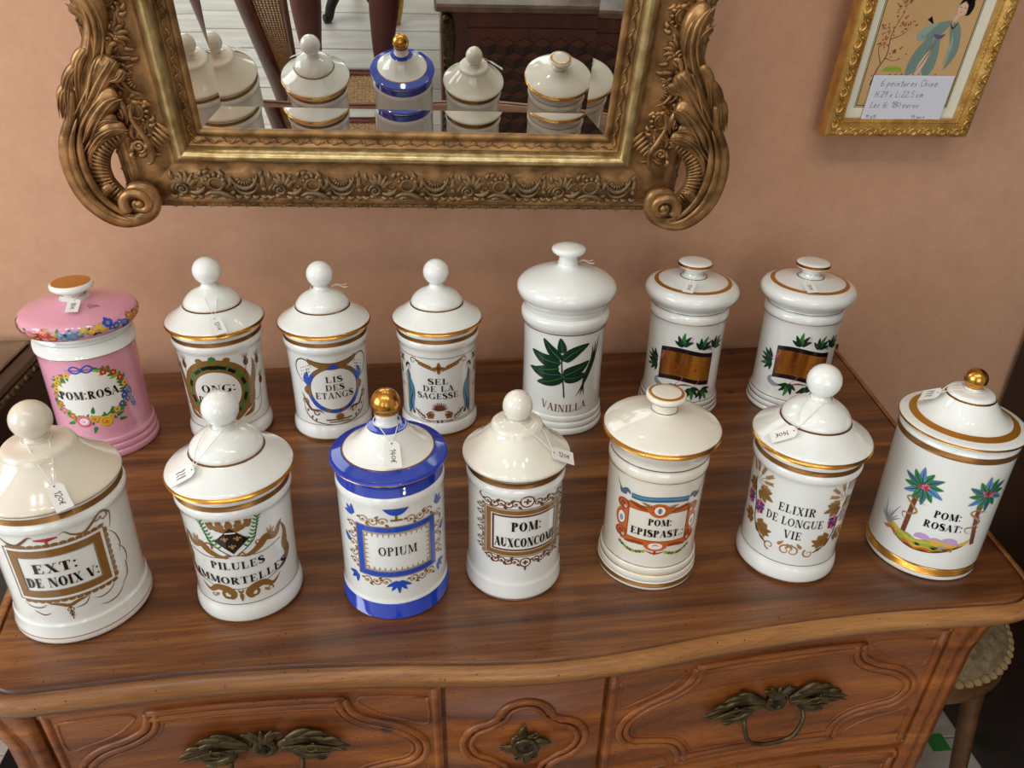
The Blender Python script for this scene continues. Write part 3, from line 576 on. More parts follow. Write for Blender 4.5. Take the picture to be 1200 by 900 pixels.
def leafjar(key, X, Y, label):
    b = foot_rings(.0615, .026, 3) + [(.0572, .0285), (.0565, .034), (.0565, .09), (.0568, .145), (.0578, .152), (.0592, .156), (.0595, .160), (.0585, .164), (.0568, .166), (.056, .168), (.05, .168), (.049, .16), (.001, .16)]
    l = lid_bun(.0700, .190, .0130, .0565, .166, .176, .0135, .004)
    return jar(key, X, Y, label, b, l, mush(.0135, .2125, .0252, .229, .2345, .0005), 'porcelain', None, None, bands=((.0082, .009, 'line_brown', 'foot_line'), (.0168, .0176, 'line_brown', 'foot_line'), (.0255, .0263, 'line_brown', 'foot_line'), (.1545, .1556, 'gilt_dark', 'shoulder_line')),
               lbands=((.2030, .2047, 'amber_gilt', G), (.1695, .1704, 'line_brown', 'neck_line'), (.2107, .2111, 'gilt_dark', 'stem_line')), kbands=((.2285, .2325, 'gilt', G),))
leafjar('LFA', .382, -.167, 'white jar with amber ribbon label and green leaves, beside the VAINILLA jar')
leafjar('LFB', .56, -.175, 'white jar with amber ribbon label and green leaves, back row corner')
b = foot_rings(.0630, .030, 3) + [(.0592, .033), (.0585, .04), (.0585, .09), (.059, .155), (.0600, .163), (.0632, .168), (.0642, .173), (.0636, .179), (.061, .181), (.059, .183), (.05, .183), (.049, .17), (.001, .17)]
jar('VAI', .185, -.204, 'tallest white jar, domed lid, dark green vanilla plant and VAINILLA lettering', b, [(.001, .178), (.0575, .178), (.0585, .181), (.0595, .1845), (.0595, .187), (.0605, .1885), (.0605, .192), (.0635, .197), (.0685, .203), (.0708, .209), (.0712, .2135), (.0698, .219), (.064, .2255), (.052, .232), (.036, .238), (.022, .2415), (.0155, .2435), (.0138, .2465), (.0134, .251)], mush(.0134, .250, .0240, .266, .2715, .003), 'porcelain', None, None, bands=((.1612, .163, 'print_brown', 'shoulder_line'),))
b = foot_rings(.0662, .030, 3) + [(.0615, .033), (.0608, .04), (.0608, .09), (.0610, .145), (.0622, .151), (.0632, .156), (.0632, .162), (.0618, .166), (.0605, .168), (.06, .170), (.052, .170), (.051, .16), (.001, .16)]
jar('PINK', -.476, -.228, 'pink jar with painted flower wreath and gold topped knob reading POM:ROSA', b, lid_bun(.0735, .194, .013, .0605, .169, .178, .0148, .006), mush(.0148, .2175, .0270, .233, .239, .0012), 'pink_glaze', 'pink_glaze', 'porcelain',
    bands=((.1535, .170, 'porcelain', 'white_collar'), (.1528, .154, 'gilt_dark', 'collar_line')), lbands=((.166, .1835, 'porcelain', 'white_neck'), (.171, .1718, 'gilt_dark', 'neck_line'), (.177, .1777, 'gilt_dark', 'neck_line'), (.2174, .2235, 'porcelain', 'white_stem')), kbands=((.2215, .2222, 'amber_gilt', G), (.2384, .2412, 'amber_gilt', 'gold_top')))
b = [(.001, 0), (.056, 0), (.0605, .001), (.0618, .003), (.0618, .008), (.0614, .012), (.0614, .08), (.0616, .145), (.0622, .163), (.0625, .1705), (.0617, .1735), (.0608, .1745), (.0608, .179), (.059, .18), (.05, .18), (.049, .17), (.001, .17)]
jar('ROS', .58, -.544, 'white jar with painted palm trees and broad gold bands reading POM: ROSAT:', b, [(.001, .1755), (.058, .1755), (.0605, .1775), (.0640, .1792), (.0657, .1815), (.0655, .1835), (.0635, .185), (.055, .1868), (.0475, .190), (.044, .192), (.037, .198), (.031, .2055), (.0265, .212), (.0248, .2145), (.0242, .2165), (.0232, .2185), (.0208, .2198), (.012, .2208), (.008, .2222), (.0075, .224)], [(.0078, .2225)] + ballp(.0118, .234, -52), 'porcelain', None, 'gilt',
    bands=((.0075, .0185, 'gilt', G), (.1635, .1710, 'gilt_dark', G)), lbands=((.1815, .1838, 'gilt', G), (.1868, .1898, 'amber_gilt', G), (.2138, .2158, 'gilt', G)))

# ---- painted decoration and lettering of each jar
def finish(key, deco=None, let=None):
    J = JARS[key]
    if deco: deco.build('painted_decoration', J['fn'], J['body'])
    if let: let.build('lettering', J['fn'], J['body'])
PG, PB = 'print_gold', 'print_brown'
# EXT
p = Paint(); p.frame(-58, 28, 63, 122, 8, PG); p.frame(-62, 32, 59, 126, .9, PB); p.frame(-49.6, 19.6, 71.4, 113.6, .6, PB)
for x in range(-56, 30, 7): p.ell(x + 2, 127.4, 3.4, 2, PG); p.ell(x + 2, 57.6, 3.4, 2, PG)
for z in range(64, 124, 7): p.ell(33.6, z, 2, 3.4, PG)
p.st([(-62, 140), (-56, 132), (-46, 129), (-38, 134), (-32, 139), (-28, 138)], 3, PB, 'l'); p.st([(-7, 137), (-2, 139), (4, 133), (14, 130), (24, 137), (31, 144), (38, 141), (38, 135), (33, 134), (32, 139)], 3, PG, 'l'); p.st([(38, 141), (42, 136), (41, 126), (38, 119)], 2.4, PG, 't')
p.sc(27, 139, 4.5, 0, 1, 1.8, PG)
p.band(-28, -8, lambda x: 136, lambda x: 131.5 + abs(x + 18) * .28, 'p_red', 2); p.band(-19, -17, 132, 127, PG, 2); p.band(-24, -12, 128.4, 126.6, PG, 2)
for P in ([(36, 118), (43, 108), (46, 94), (42, 84)], [(42, 95), (49, 84), (50, 72), (44, 62)], [(46, 72), (47, 62), (44, 52), (36, 47)], [(30, 58), (24, 50), (14, 47), (6, 50)], [(40, 48), (30, 38), (18, 36), (10, 39)], [(4, 56), (-2, 47), (-12, 45)], [(-60, 56), (-52, 50), (-42, 50), (-36, 54)], [(-52, 46), (-42, 40), (-34, 43)]): p.st(P, 1.3, PB, 'l')
for s_ in (-1, 1): p.st([(-16, 49), (-16 + s_ * 8, 53), (-16 + s_ * 18, 55)], 4, PG, 'f'); p.st([(-16, 48), (-16 + s_ * 3, 44), (-16 - s_ * 2, 40), (-16 + s_ * 2, 36)], .9, PB)
p.ell(-16, 50, 2, 2.4, PG, 2); p.band(-16.5, -15.5, 49, 32, PB, 2)
t = Paint(); t.text('EXT:', -38, 2, 94, 11.5, T=.24); t.text('DE NOIX V:', -48, 18, 76, 12, T=.26); finish('EXT', p, t)
# PIL
p = Paint(); cx = -11.5
p.st([(cx - 17, 110.5), (cx, 127.5), (cx + 17, 110.5), (cx, 93.5)], .6, PG, 'c', 1, 1, True); p.band(cx - 17, cx + 17, lambda x: 127 - abs(x - cx), lambda x: 94 + abs(x - cx), 'ink', 2, 12); p.band(cx - 5, cx + 5, 121.5, 119.9, 'p_white', 3)
for fx, fy in ((-6, 113), (6, 113), (0, 103)):
    x = cx + fx; p.leaf(x, fy - 3, 90, 7, 2.2, 'print_pale', 4)
    for s_ in (-1, 1): p.st([(x, fy - 1), (x + s_ * 2.6, fy + 1.6), (x + s_ * 3.2, fy - .6)], 1.4, 'print_pale', 'l', 4)
    p.band(x - 1.8, x + 1.8, fy - .6, fy - 1.6, 'print_pale', 5, 1)
p.band(cx - 15, cx + 15, lambda x: 131.5 - 5 * (1 - ((x - cx) / 17) ** 2), lambda x: 126.5 - 6 * (1 - ((x - cx) / 17) ** 2), PG, 1)
for i, x in enumerate((-17, -8.5, 0, 8.5, 17)): p.leaf(cx + x * .85, 126, 90 - x * 2.2, 11, 7.5, PG, 1); p.ell(cx + x * .95, 135 - abs(x) * .05, 2.2, 2, PG, 1.5)
for i in range(-3, 4): p.ell(cx + i * 4, 123 + abs(i) * .5, .9, .9, PB, 2)
for s_ in (-1, 1):
    p.st([(cx + s_ * 3, 91), (cx + s_ * 20, 106), (cx + s_ * 25, 120), (cx + s_ * 27, 134)], 1, 'p_dark', 'c', 1)
    for i in range(9): u = i / 8; x = cx + s_ * (14 + 13 * u ** .7); z = 101 + 33 * u; p.leaf(x, z, 90 + s_ * 40, 5.5, 1.8, 'p_green', 2); p.leaf(x, z, 90 - s_ * 55, 5.5, 1.8, 'p_green', 2)
    p.st([(cx + s_ * 3, 91), (cx + s_ * 14, 90), (cx + s_ * 26, 97), (cx + s_ * 33, 104), (cx + s_ * 44, 101), (cx + s_ * 50, 110), (cx + s_ * 55, 114)], 9, PG, 'l'); p.sc(cx + s_ * 25, 103, 5, 0, s_ * 1.1, 2.4, PG); p.sc(cx + s_ * 8, 91, 3.6, 180, s_, 2.2, PG)
    for a, L in ((100, 12), (75, 11), (125, 10)): p.leaf(cx + s_ * 38, 104, 90 + s_ * (90 - a), L, 2.6, 'print_pale', 1)
    p.st([(cx + s_ * 52, 112), (cx + s_ * 57, 98), (cx + s_ * 55, 82), (cx + s_ * 58, 70), (cx + s_ * 50, 58), (cx + s_ * 40, 54)], 9, PG, 'l'); p.sc(cx + s_ * 57, 86, 4, 90, s_ * 1.2, 1.8, PG)
    p.st([(cx + s_ * 44, 50), (cx + s_ * 34, 42), (cx + s_ * 24, 48), (cx + s_ * 14, 46), (cx + s_ * 8, 40), (cx + s_ * 10, 34), (cx + s_ * 16, 36)], 9, PG, 'l'); p.sc(cx + s_ * 13, 38, 7, 120, s_ * 1.1, 4.4, PG); p.sc(cx + s_ * 30, 37, 3.6, 0, -s_ * 1.1, 1.5, PB); p.leaf(cx + s_ * 24, 40, 270 + s_ * 40, 8, 3, 'print_pale')
    p.st([(cx, 91), (cx + s_ * 26, 88), (cx + s_ * 50, 93)], .8, PB); p.st([(cx, 46), (cx + s_ * 26, 49), (cx + s_ * 54, 60)], .8, PB)
p.leaf(cx, 40, 270, 11, 4, PG); p.leaf(cx, 40, 60, 6, 2.4, PG); p.leaf(cx, 40, 120, 6, 2.4, PG)
t = Paint(); t.text('PILULES', -38, 17, 74, 9.5, T=.2, arch=-1.5); t.text('IMMORTELLES', -60, 42, 58, 9.5, T=.2, arch=-5); finish('PIL', p, t)
# OPI
p = Paint(); cx = 3.2; p.frame(cx - 43, cx + 43, 60, 124, 6.5, 'p_blue'); p.frame(cx - 44.2, cx + 44.2, 58.8, 125.2, .8, 'print_pale'); p.frame(cx - 36, cx + 36, 67, 117, .8, 'print_pale'); p.frame(cx - 34.6, cx + 34.6, 68.4, 115.6, .4, 'print_pale')
for i in range(12): x = cx - 31.5 + i * 5.73; p.leaf(x, 115.5, 270, 4.2, 1.3, 'print_pale'); p.leaf(x, 68.5, 90, 4.2, 1.3, 'print_pale')
for i in range(8): z = 72 + i * 5.7; p.leaf(cx - 34.5, z, 0, 4.2, 1.3, 'print_pale'); p.leaf(cx + 34.5, z, 180, 4.2, 1.3, 'print_pale')
for s_ in (-1, 1):
    p.vine(cx + s_ * 9, 131, cx + s_ * 40, 132, 3, 4.6, 1.2, 'print_pale', 1, PG); p.vine(cx + s_ * 9, 53, cx + s_ * 40, 53, 3, 4.4, 1.2, 'print_pale', 1, PG); p.vine(cx + s_ * 50, 66, cx + s_ * 50, 126, 5, 4.4, 1.2, 'print_pale', 1, PG)
    for cz, up in ((134, 1), (56, -1)):
        for a in (-40, 0, 40): p.leaf(cx + s_ * 47, cz, (45 if s_ > 0 else 135) * up + a, 12, 5.4, 'p_blue')
    p.leaf(cx + s_ * 54, 96, 90 - s_ * 40, 12, 6, 'p_blue')
p.band(cx - 12.5, cx + 12.5, 146.5, lambda x: 138.5 + 7.5 * abs((x - cx) / 12.5) ** 2.2, 'p_blue', 2, 10); p.band(cx - 13, cx + 13, 147.3, 146.5, PG, 2); p.band(cx - 1.2, cx + 1.2, 139, 134, PG, 2); p.band(cx - 6, cx + 6, 134, 131.6, PG, 2)
for a in (-64, -34, 0, 34, 64): p.leaf(cx - 1, 53, 270 + a, 16 if a == 0 else 14.5, 5.4, 'p_blue', 2)
t = Paint(); t.text('OPIUM', cx - 20, cx + 20, 88, 11, T=.17); finish('OPI', p, t)
# AUX
p = Paint(); cx = 13; p.frame(cx - 46, cx + 46, 62, 126, 1, PB); p.frame(cx - 44, cx + 44, 64, 124, 5.5, PG); p.frame(cx - 37, cx + 37, 70.6, 117.4, 2.2, PB); p.frame(cx - 50, cx - 46.6, 60, 128, 1, 'print_pale')
for s_ in (-1, 1):
    p.vine(cx + s_ * 8, 133, cx + s_ * 46, 131, 5, 4.4, 1.2, PB); p.vine(cx + s_ * 8, 55.5, cx + s_ * 44, 58, 5, 4, 1.2, PB)
    p.vine(cx + s_ * 52, 62, cx + s_ * 52, 128, 6, 3.8, 1, PB)
    p.st([(cx + s_ * 46, 130), (cx + s_ * 52, 136), (cx + s_ * 50, 141)], 2, PB, 'l')
for z, r in ((136, 7), (54.5, 5.6)): p.ell(cx, z, r, r, 'p_white', 2); p.st(ring_pts(cx, z, r, 20)[:-1], 1.6, PB, 'c', 2.4, 2, True); p.band(cx - r * .55, cx + r * .55, z + 1.1, z - 1.1, PB, 3); p.band(cx - 1.1, cx + 1.1, z + r * .55, z - r * .55, PB, 3)
p.leaf(cx, 49, 270, 6, 2.6, PB)
t = Paint(); t.text('POM:', cx - 16, cx + 17, 97, 12, T=.27); t.text('AUXCONCOMB', cx - 34, cx + 38, 76, 12, T=.29, gap=.03); finish('AUX', p, t)
# EPI
p = Paint(); cx = 9.5
p.frame(cx - 40, cx + 40, 61, 112, 6.5, 'p_orange'); p.frame(cx - 41, cx + 41, 60, 113, 1, 'p_rust', 2); p.frame(cx - 34, cx + 34, 66.8, 106.4, .9, 'p_rust', 2)
p.ell(cx, 109, 12, 9.5, 'p_orange', 2); p.ell(cx, 109, 6.4, 6.4, 'p_white', 3); p.st(ring_pts(cx, 109, 6.4, 16)[:-1], 1, 'p_rust', 'c', 3.3, 2, True); p.ell(cx, 109, 2.6, 3.4, 'p_grey', 3.6); p.band(cx - .7, cx + .7, 113, 105, 'p_rust', 4)
p.ell(cx, 60.5, 13, 7, 'p_orange', 2); p.ell(cx, 60.5, 8, 4.4, 'p_white', 3); p.st([(cx - 4, 60), (cx, 62.5), (cx + 4, 60)], 1.2, 'p_rust', 'l', 3.5); p.st([(cx - 12, 54), (cx, 50), (cx + 12, 54)], 2, 'p_rust', 'l', 2); p.leaf(cx, 54, 270, 6, 3, 'p_red')
for s_ in (-1, 1):
    p.ell(cx + s_ * 42, 88, 8, 13, 'p_orange', 2); p.ell(cx + s_ * 42, 88, 5, 8.5, 'p_white', 3); p.st([(cx + s_ * 42 + 5 * q[0], 88 + 8.5 * q[1]) for q in ring_pts(0, 0, 1, 16)[:-1]], .9, 'p_rust', 'c', 3.3, 2, True); p.ell(cx + s_ * 42, 87, 2.4, 4, 'p_grey', 3.5)
    for z in (107, 69): p.ell(cx + s_ * 41, z, 8, 7, 'p_rust', 2); p.sc(cx + s_ * 42, z, 6, 0, s_ * 1.1, 2.4, 'p_orange', 3); p.ell(cx + s_ * 38, z - 3, 2, 2, 'p_skin', 3)
    p.st([(cx + s_ * 12, 108), (cx + s_ * 22, 111), (cx + s_ * 34, 115)], 5, 'p_rust', 'l', 3); p.st([(cx + s_ * 13, 63), (cx + s_ * 24, 62), (cx + s_ * 36, 59)], 4.4, 'p_rust', 'l', 3)
    for i in range(6): p.leaf(cx + s_ * (8 + i * 1.2), 110 + i * .8, 90 - s_ * (20 + i * 9), 8, 1, PG, 2)
    for i in range(9): u = i / 8; p.ell(cx + s_ * (13 + 28 * u), 51.5 - 4 * math.sin(PI * u) + 3 * u, 2.2, 2, ('p_lime', 'p_green', PG)[i % 3], 2)
    p.st([(cx + s_ * 33, 122), (cx + s_ * 38, 126), (cx + s_ * 44, 121), (cx + s_ * 48, 125)], 6, 'p_teal', 'l', 2); p.ell(cx + s_ * 41, 122, 3, 3, 'p_plum', 3); p.st([(cx + s_ * 44, 122), (cx + s_ * 50, 130), (cx + s_ * 53, 136)], 1.4, 'ink', 't', 2)
p.band(cx - 32, cx + 32, lambda x: 126.2 + 1.2 * math.sin(x * .1), lambda x: 119.4 + 1.2 * math.sin(x * .1), 'p_teal', 2); p.band(cx - 31, cx + 31, lambda x: 125 + 1.2 * math.sin(x * .1), lambda x: 122.6 + 1.2 * math.sin(x * .1), 'p_sky', 3)
t = Paint(); t.text('POM:', cx - 11, cx + 15, 88.5, 9, T=.25); t.text('EPISPAST.:', cx - 29, cx + 31, 73, 9.5, T=.25); finish('EPI', p, t)
# ELI
p = Paint()
for s_ in (-1, 1):
    B = 4.5; q = lambda x, z: (B + s_ * (x - 4), z)
    p.st([q(60, 118), q(58, 104), q(54, 88), q(51, 66), q(42, 52), q(31, 45)], 1.4, 'ink', 'c', 2)
    for x, z, a, L in ((58, 116, 90, 22), (56, 118, 66, 20), (52, 120, 40, 18), (54, 118, 14, 17), (56, 116, -10, 16), (60, 118, 112, 16)):
        aa = a if s_ < 0 else 180 - a; x0, z0 = q(x, z); c_, d_ = math.cos(math.radians(aa)), math.sin(math.radians(aa))
        p.st([(x0, z0), (x0 + c_ * L, z0 + d_ * L)], .7, 'print_pale')
        for i in range(5): u = .5 + .5 * i / 4; p.leaf(x0 + c_ * L * u, z0 + d_ * L * u, aa + 28, 4.4, 2, 'print_pale'); p.leaf(x0 + c_ * L * u, z0 + d_ * L * u, aa - 28, 4.4, 2, 'print_pale')
    for x, z, r, a in ((45, 107, 11, -20), (63, 108, 9, 200), (42, 63, 10, -15), (60, 66, 10, 190), (36, 58, 8, 20)):
        aa = a if s_ < 0 else 180 - a; x0, z0 = q(x, z)
        for da in (-75, -38, 0, 38, 75): p.leaf(x0 - r * .3 * math.cos(math.radians(aa)), z0, aa + da, r * (1.6 - abs(da) / 150), r * .8, PG, 2 + .1 * (da % 3))
        p.st([(x0 - r * .5 * math.cos(math.radians(aa)), z0), (x0 + r * .7 * math.cos(math.radians(aa)), z0 + r * .7 * math.sin(math.radians(aa)))], .7, PB, 'c', 3)
    for x, z in ((47, 86), (64, 90)):
        for i in range(24): a = 2.4 * i; k = math.sqrt(i / 24); x0, z0 = q(x + 6 * k * math.cos(a), z + 9 * k * math.sin(a)); p.ell(x0, z0, 1.9, 1.9, ('p_purple', 'p_plum', 'p_purple', 'p_rose')[i % 4], 2 + .04 * (i % 7))
    p.sc(*q(8, 45), 8, 90 if s_ > 0 else 90, s_ * 1.2, 2.4, 'print_pale', 2); p.sc(*q(26, 44), 6.5, 200, -s_ * 1.2, 2.2, 'print_pale', 2); p.leaf(*q(17, 50), 90 + s_ * 40, 9, 4, 'print_pale'); p.leaf(*q(34, 47), 90 - s_ * 60, 9, 4, PG); p.leaf(*q(2, 50), 90 - s_ * 50, 7, 3, 'print_pale')
t = Paint(); t.text('ELIXIR', -16, 24, 96, 11, T=.17); t.text('DE LONGUE', -28, 36, 79, 11, T=.17); t.text('VIE', -4.5, 15, 62, 11, T=.17); finish('ELI', p, t)
# ROS
p = Paint()
isl = lambda x: 37 + .012 * (x + 4) ** 2 * (1 if x < -4 else .55)
p.band(-52, 50, lambda x: 53 + 3 * math.sin(x * .13) + .003 * (x + 4) ** 2, isl, 'p_sand', 1); p.band(-30, 34, lambda x: 48 + 2 * math.sin(x * .2), lambda x: 44 + math.sin(x * .3), 'p_lime', 2); p.band(-40, 10, lambda x: 53 + 2 * math.sin(x * .3), lambda x: 51 + math.sin(x * .2), 'p_lime', 2); p.band(-44, 40, lambda x: isl(x) + 5 + 1.5 * math.sin(x * .31), lambda x: isl(x) + 2, 'p_orange', 1.6); p.band(-36, 44, lambda x: isl(x) + 2.4 + math.sin(x * .4), isl, 'print_brown', 2)
p.band(-48, -20, lambda x: 50 + 2 * math.sin(x * .3), lambda x: 47 + math.sin(x * .5), 'p_orange', 2); p.st([(14, 44), (20, 49), (26, 46), (32, 48)], 3, 'print_brown', 'l', 3); p.ell(22, 49, 4, 2, 'p_grey', 3.2)
for a in range(20, 170, 25): p.leaf(-3, 44, a, 5, 1, 'p_dark', 3); p.leaf(14, 44, a, 6, 1, 'p_dark', 3)
for hx, hz, r in ((0, 55, 9), (14, 54, 8), (28, 55, 10)): p.band(hx - r, hx + r, lambda x: hz + r * .8 * math.sqrt(max(0, 1 - ((x - hx) / r) ** 2)), lambda x: hz - 1, 'p_lilac', .6, 10)
for tx, tz, bx in ((-15, 120, -21), (52, 124, 55)):
    p.st([(tx - 2, tz - 3), (tx - 4, 96), (bx, 54)], 5.5, 'print_brown', 'c', 2)
    for i in range(9): u = i / 9; z = 56 + (tz - 62) * u; x = bx + (tx - 3 - bx) * u; p.st([(x - 2.6, z), (x + 2.6, z + 2)], .8, 'p_rust', 'c', 2.4)
    p.st([(tx + 11, 98), (tx + 2, 100), (tx - 6, 103), (tx - 12, 99), (tx - 4, 92), (tx + 2, 86), (tx - 4, 80), (tx - 12, 78), (tx - 10, 72), (tx - 2, 71)], 2.4, 'print_pale', 'l', 3)
    for i, a in enumerate(range(0, 360, 30)): L = 24 if i % 2 else 21; p.leaf(tx, tz, a + 8, L, 8.5, ('p_green', 'p_teal', 'p_green', 'p_sky')[i % 4], 3 + .05 * i, .05); p.leaf(tx, tz, a + 8, L * .9, 1, 'p_dark', 4, .05)
    for i in range(11): p.ell(tx + rnd.uniform(-6, 7), tz + rnd.uniform(-3, 3), 1.7, 1.7, ('p_red', 'p_rose')[i % 2], 5)
for a in range(50, 140, 12): p.leaf(-40, 52, a, 24 + 8 * math.sin(a * .7), 2, ('p_grey', 'p_lime')[a % 2], 1.5, .06)
t = Paint(); t.text('POM:', 4, 32, 87, 9.5, T=.23); t.text('ROSAT:', -3, 37, 72, 9.5, T=.23); finish('ROS', p, t)
# PINK
p = Paint(); cx, cz = -12, 99; p.ell(cx, cz, 45, 36, 'p_white', .5)
for i in range(46):
    a = 2 * PI * i / 46 + .07
    if 1.25 < a < 2.0: continue
    x, z = cx + 46 * math.cos(a), cz + 37 * math.sin(a); dn = math.degrees(a)
    for k in range(3): p.leaf(x, z, dn + 90 + rnd.uniform(-80, 80), rnd.uniform(8, 11), 4.4, rnd.choice(['p_green', 'p_lime', 'p_green', PG]), 1.5 + .1 * k)
    c = 'p_red' if .35 < a < 1.25 else ('p_blue' if a < .1 or a > 5.6 else ('p_yellow' if a < 2.8 else rnd.choice(['p_rose', 'p_yellow', 'p_orange'])))
    if i % 2: p.flower(x + rnd.uniform(-2, 2), z + rnd.uniform(-2, 2), 4.2, c, 'p_yellow' if c != 'p_yellow' else 'p_rust', 2)
    elif -.6 < a - 6.28 < 0: p.flower(x + 4, z, 3.6, 'p_sky', 'p_plum', 2)
for x, z, m1, m2, r in ((-27, 61, 'p_rose', 'p_red', 10), (0, 58, 'p_yellow', 'p_orange', 9.5), (-13, 64, 'p_yellow', 'p_rust', 6)): p.rose(x, z, r, m1, m2, 3)
p.rose(-27, 61, 6, 'p_white', 'p_rose', 3.6)
for x, z, a in ((-42, 66, 120), (-40, 60, 200), (14, 62, 20), (16, 56, -10), (-14, 52, 250), (8, 68, 70), (-14, 72, 80)): p.leaf(x, z, a, 11, 5, 'p_green', 2)
for i in range(9): p.flower(37 + rnd.uniform(-4, 4), 70 + i * 3.2 + rnd.uniform(-1, 1), 3.2, ('p_blue', 'p_plum', 'p_sky')[i % 3], 'p_yellow', 3)
for s_ in (-1, 1): p.st([(cx - 3, 138), (cx - 3 + s_ * 8, 144), (cx - 3 + s_ * 14, 139), (cx - 3 + s_ * 7, 134)], 2, 'p_blue', 'c', 3, 5, True); p.st([(cx - 3, 138), (cx - 3 + s_ * 20, 139)], 1.5, 'p_blue', 't', 3)
t = Paint(); t.text('POM:ROSA', cx - 39, cx + 36, 95, 12, T=.24, lay=6); finish('PINK', p, t)
p = Paint()
for i in range(64):
    a = -95 + 190 * i / 64; h = 194 + rnd.uniform(-6, 6)
    for k in range(2): p.leaf(a, h, rnd.uniform(0, 360), 5.5, 3.2, rnd.choice(['p_green', 'p_lime', 'p_dark']), 1 + .1 * k)
    if i % 3: p.flower(a + rnd.uniform(-1, 1), h, rnd.uniform(3, 5.6), ('p_orange', 'p_rose', 'p_red', 'p_sky', 'p_yellow', 'p_blue')[(i // 8) % 6], 'p_yellow', 2)
for k in range(5): p.leaf(20 + k * 4, 212, 60 + k * 25, 3, 1.4, 'line_brown', 1)
J = JARS['PINK']; tag(p.build('painted_garland', J['fl'], J['lid']), kind='stuff')
# ONG
p = Paint(); cx, cz = -13, 84
p.ell(cx, cz, 50, 52, PG, .5); p.ell(cx, cz, 44, 46, 'p_green', 1)
for i in range(20):
    a = 2 * PI * i / 20; p.ell(cx + 44 * math.cos(a), cz + 46 * math.sin(a), 4.4, 4.4, PG, 2)
    if i % 2: p.st([(cx + 39 * math.cos(a + d), cz + 40 * math.sin(a + d)) for d in (-.14, 0, .14)], 5, 'ink', 'c', 2.2, 3)
p.ell(cx, cz, 36, 37, PG, 3); p.ell(cx, cz, 32, 33, 'p_white', 3.6); p.st([(cx + 40 * math.cos(a), cz + 41 * math.sin(a)) for a in (1.15, 1.4, 1.57, 1.75, 2.0)], 5, 'ink', 'c', 2.6, 4)
for a in (70, 110, 90): p.ell(cx + 52 * math.cos(math.radians(a)), cz + 53 * math.sin(math.radians(a)), 5, 4, PG, 1)
p.leaf(cx, 128, 90, 14, 9, 'p_green', 2)
for s_ in (-1, 1):
    p.st([(cx + s_ * 34, 48), (cx + s_ * 48, 60), (cx + s_ * 50, 84), (cx + s_ * 56, 112), (cx + s_ * 54, 126)], 9, PG, 'l', .8); p.st([(cx + s_ * 30, 40), (cx + s_ * 44, 46), (cx + s_ * 50, 58)], 7, PG, 'l', 1)
    for x, z in ((44, 124), (64, 118), (68, 84)):
        p.ell(cx + s_ * x, z, 4, 6, 'print_brown', 2)
        for a in (60, 75, 90, 105, 120): p.leaf(cx + s_ * x, z + 3, a, 14, .8, PB, 1.6)
        p.st([(cx + s_ * x, z - 4), (cx + s_ * (x * .8 + 6), z - 24), (cx + s_ * 48, 60)], .9, PB, 'c', .7)
    p.st([(cx + s_ * 40, 36), (cx + s_ * 56, 40), (cx + s_ * 66, 58), (cx + s_ * 66, 74)], 1.2, PB, 'l', 1)
p.band(cx - 20, cx + 20, 38, 30, PG, 1.2)
t = Paint(); t.text('ONG:', -34, 12, 85, 12, T=.23, lay=5); t.text('DORE:', -40, 12, 66, 12, T=.23, lay=5); t = Paint(); t.text('ONG:', -34, 12, 85, 12, T=.23, lay=5); t.text('P', -42, -33, 66, 12, T=.23, lay=5); finish('ONG', p, t)
# LIS
p = Paint(); cx, cz = 5, 84
p.st([(cx + 37 * q[0], cz + 36 * q[1]) for q in ring_pts(0, 0, 1, 30)[:-1]], 3.6, PG, 'c', 1, 2, True)
for a0, a1 in ((-2.9, -1.9), (-1.25, -.25), (-1.85, -1.3), (.1, .7), (2.4, 3.0)): p.st([(cx + 37 * math.cos(a0 + (a1 - a0) * i / 8), cz + 36 * math.sin(a0 + (a1 - a0) * i / 8)) for i in range(9)], 7, 'p_blue', 'l', 2.2, 2)
for r in (34.4, 39.6): p.st([(cx + r * q[0], cz + (r - 1) * q[1]) for q in ring_pts(0, 0, 1, 30)[:-1]], .9, 'ink', 'c', 2, 2, True)
p.band(cx - 34, cx + 34, lambda x: 125 + .006 * (x - cx) ** 2, lambda x: 115 + .010 * (x - cx) ** 2, PG, 2); p.band(cx - 34, cx + 34, lambda x: 126 + .006 * (x - cx) ** 2, lambda x: 125 + .006 * (x - cx) ** 2, 'ink', 3); p.band(cx - 9, cx + 9, lambda x: 124 - abs(x - cx) * .7, 116.5, 'p_blue', 3)
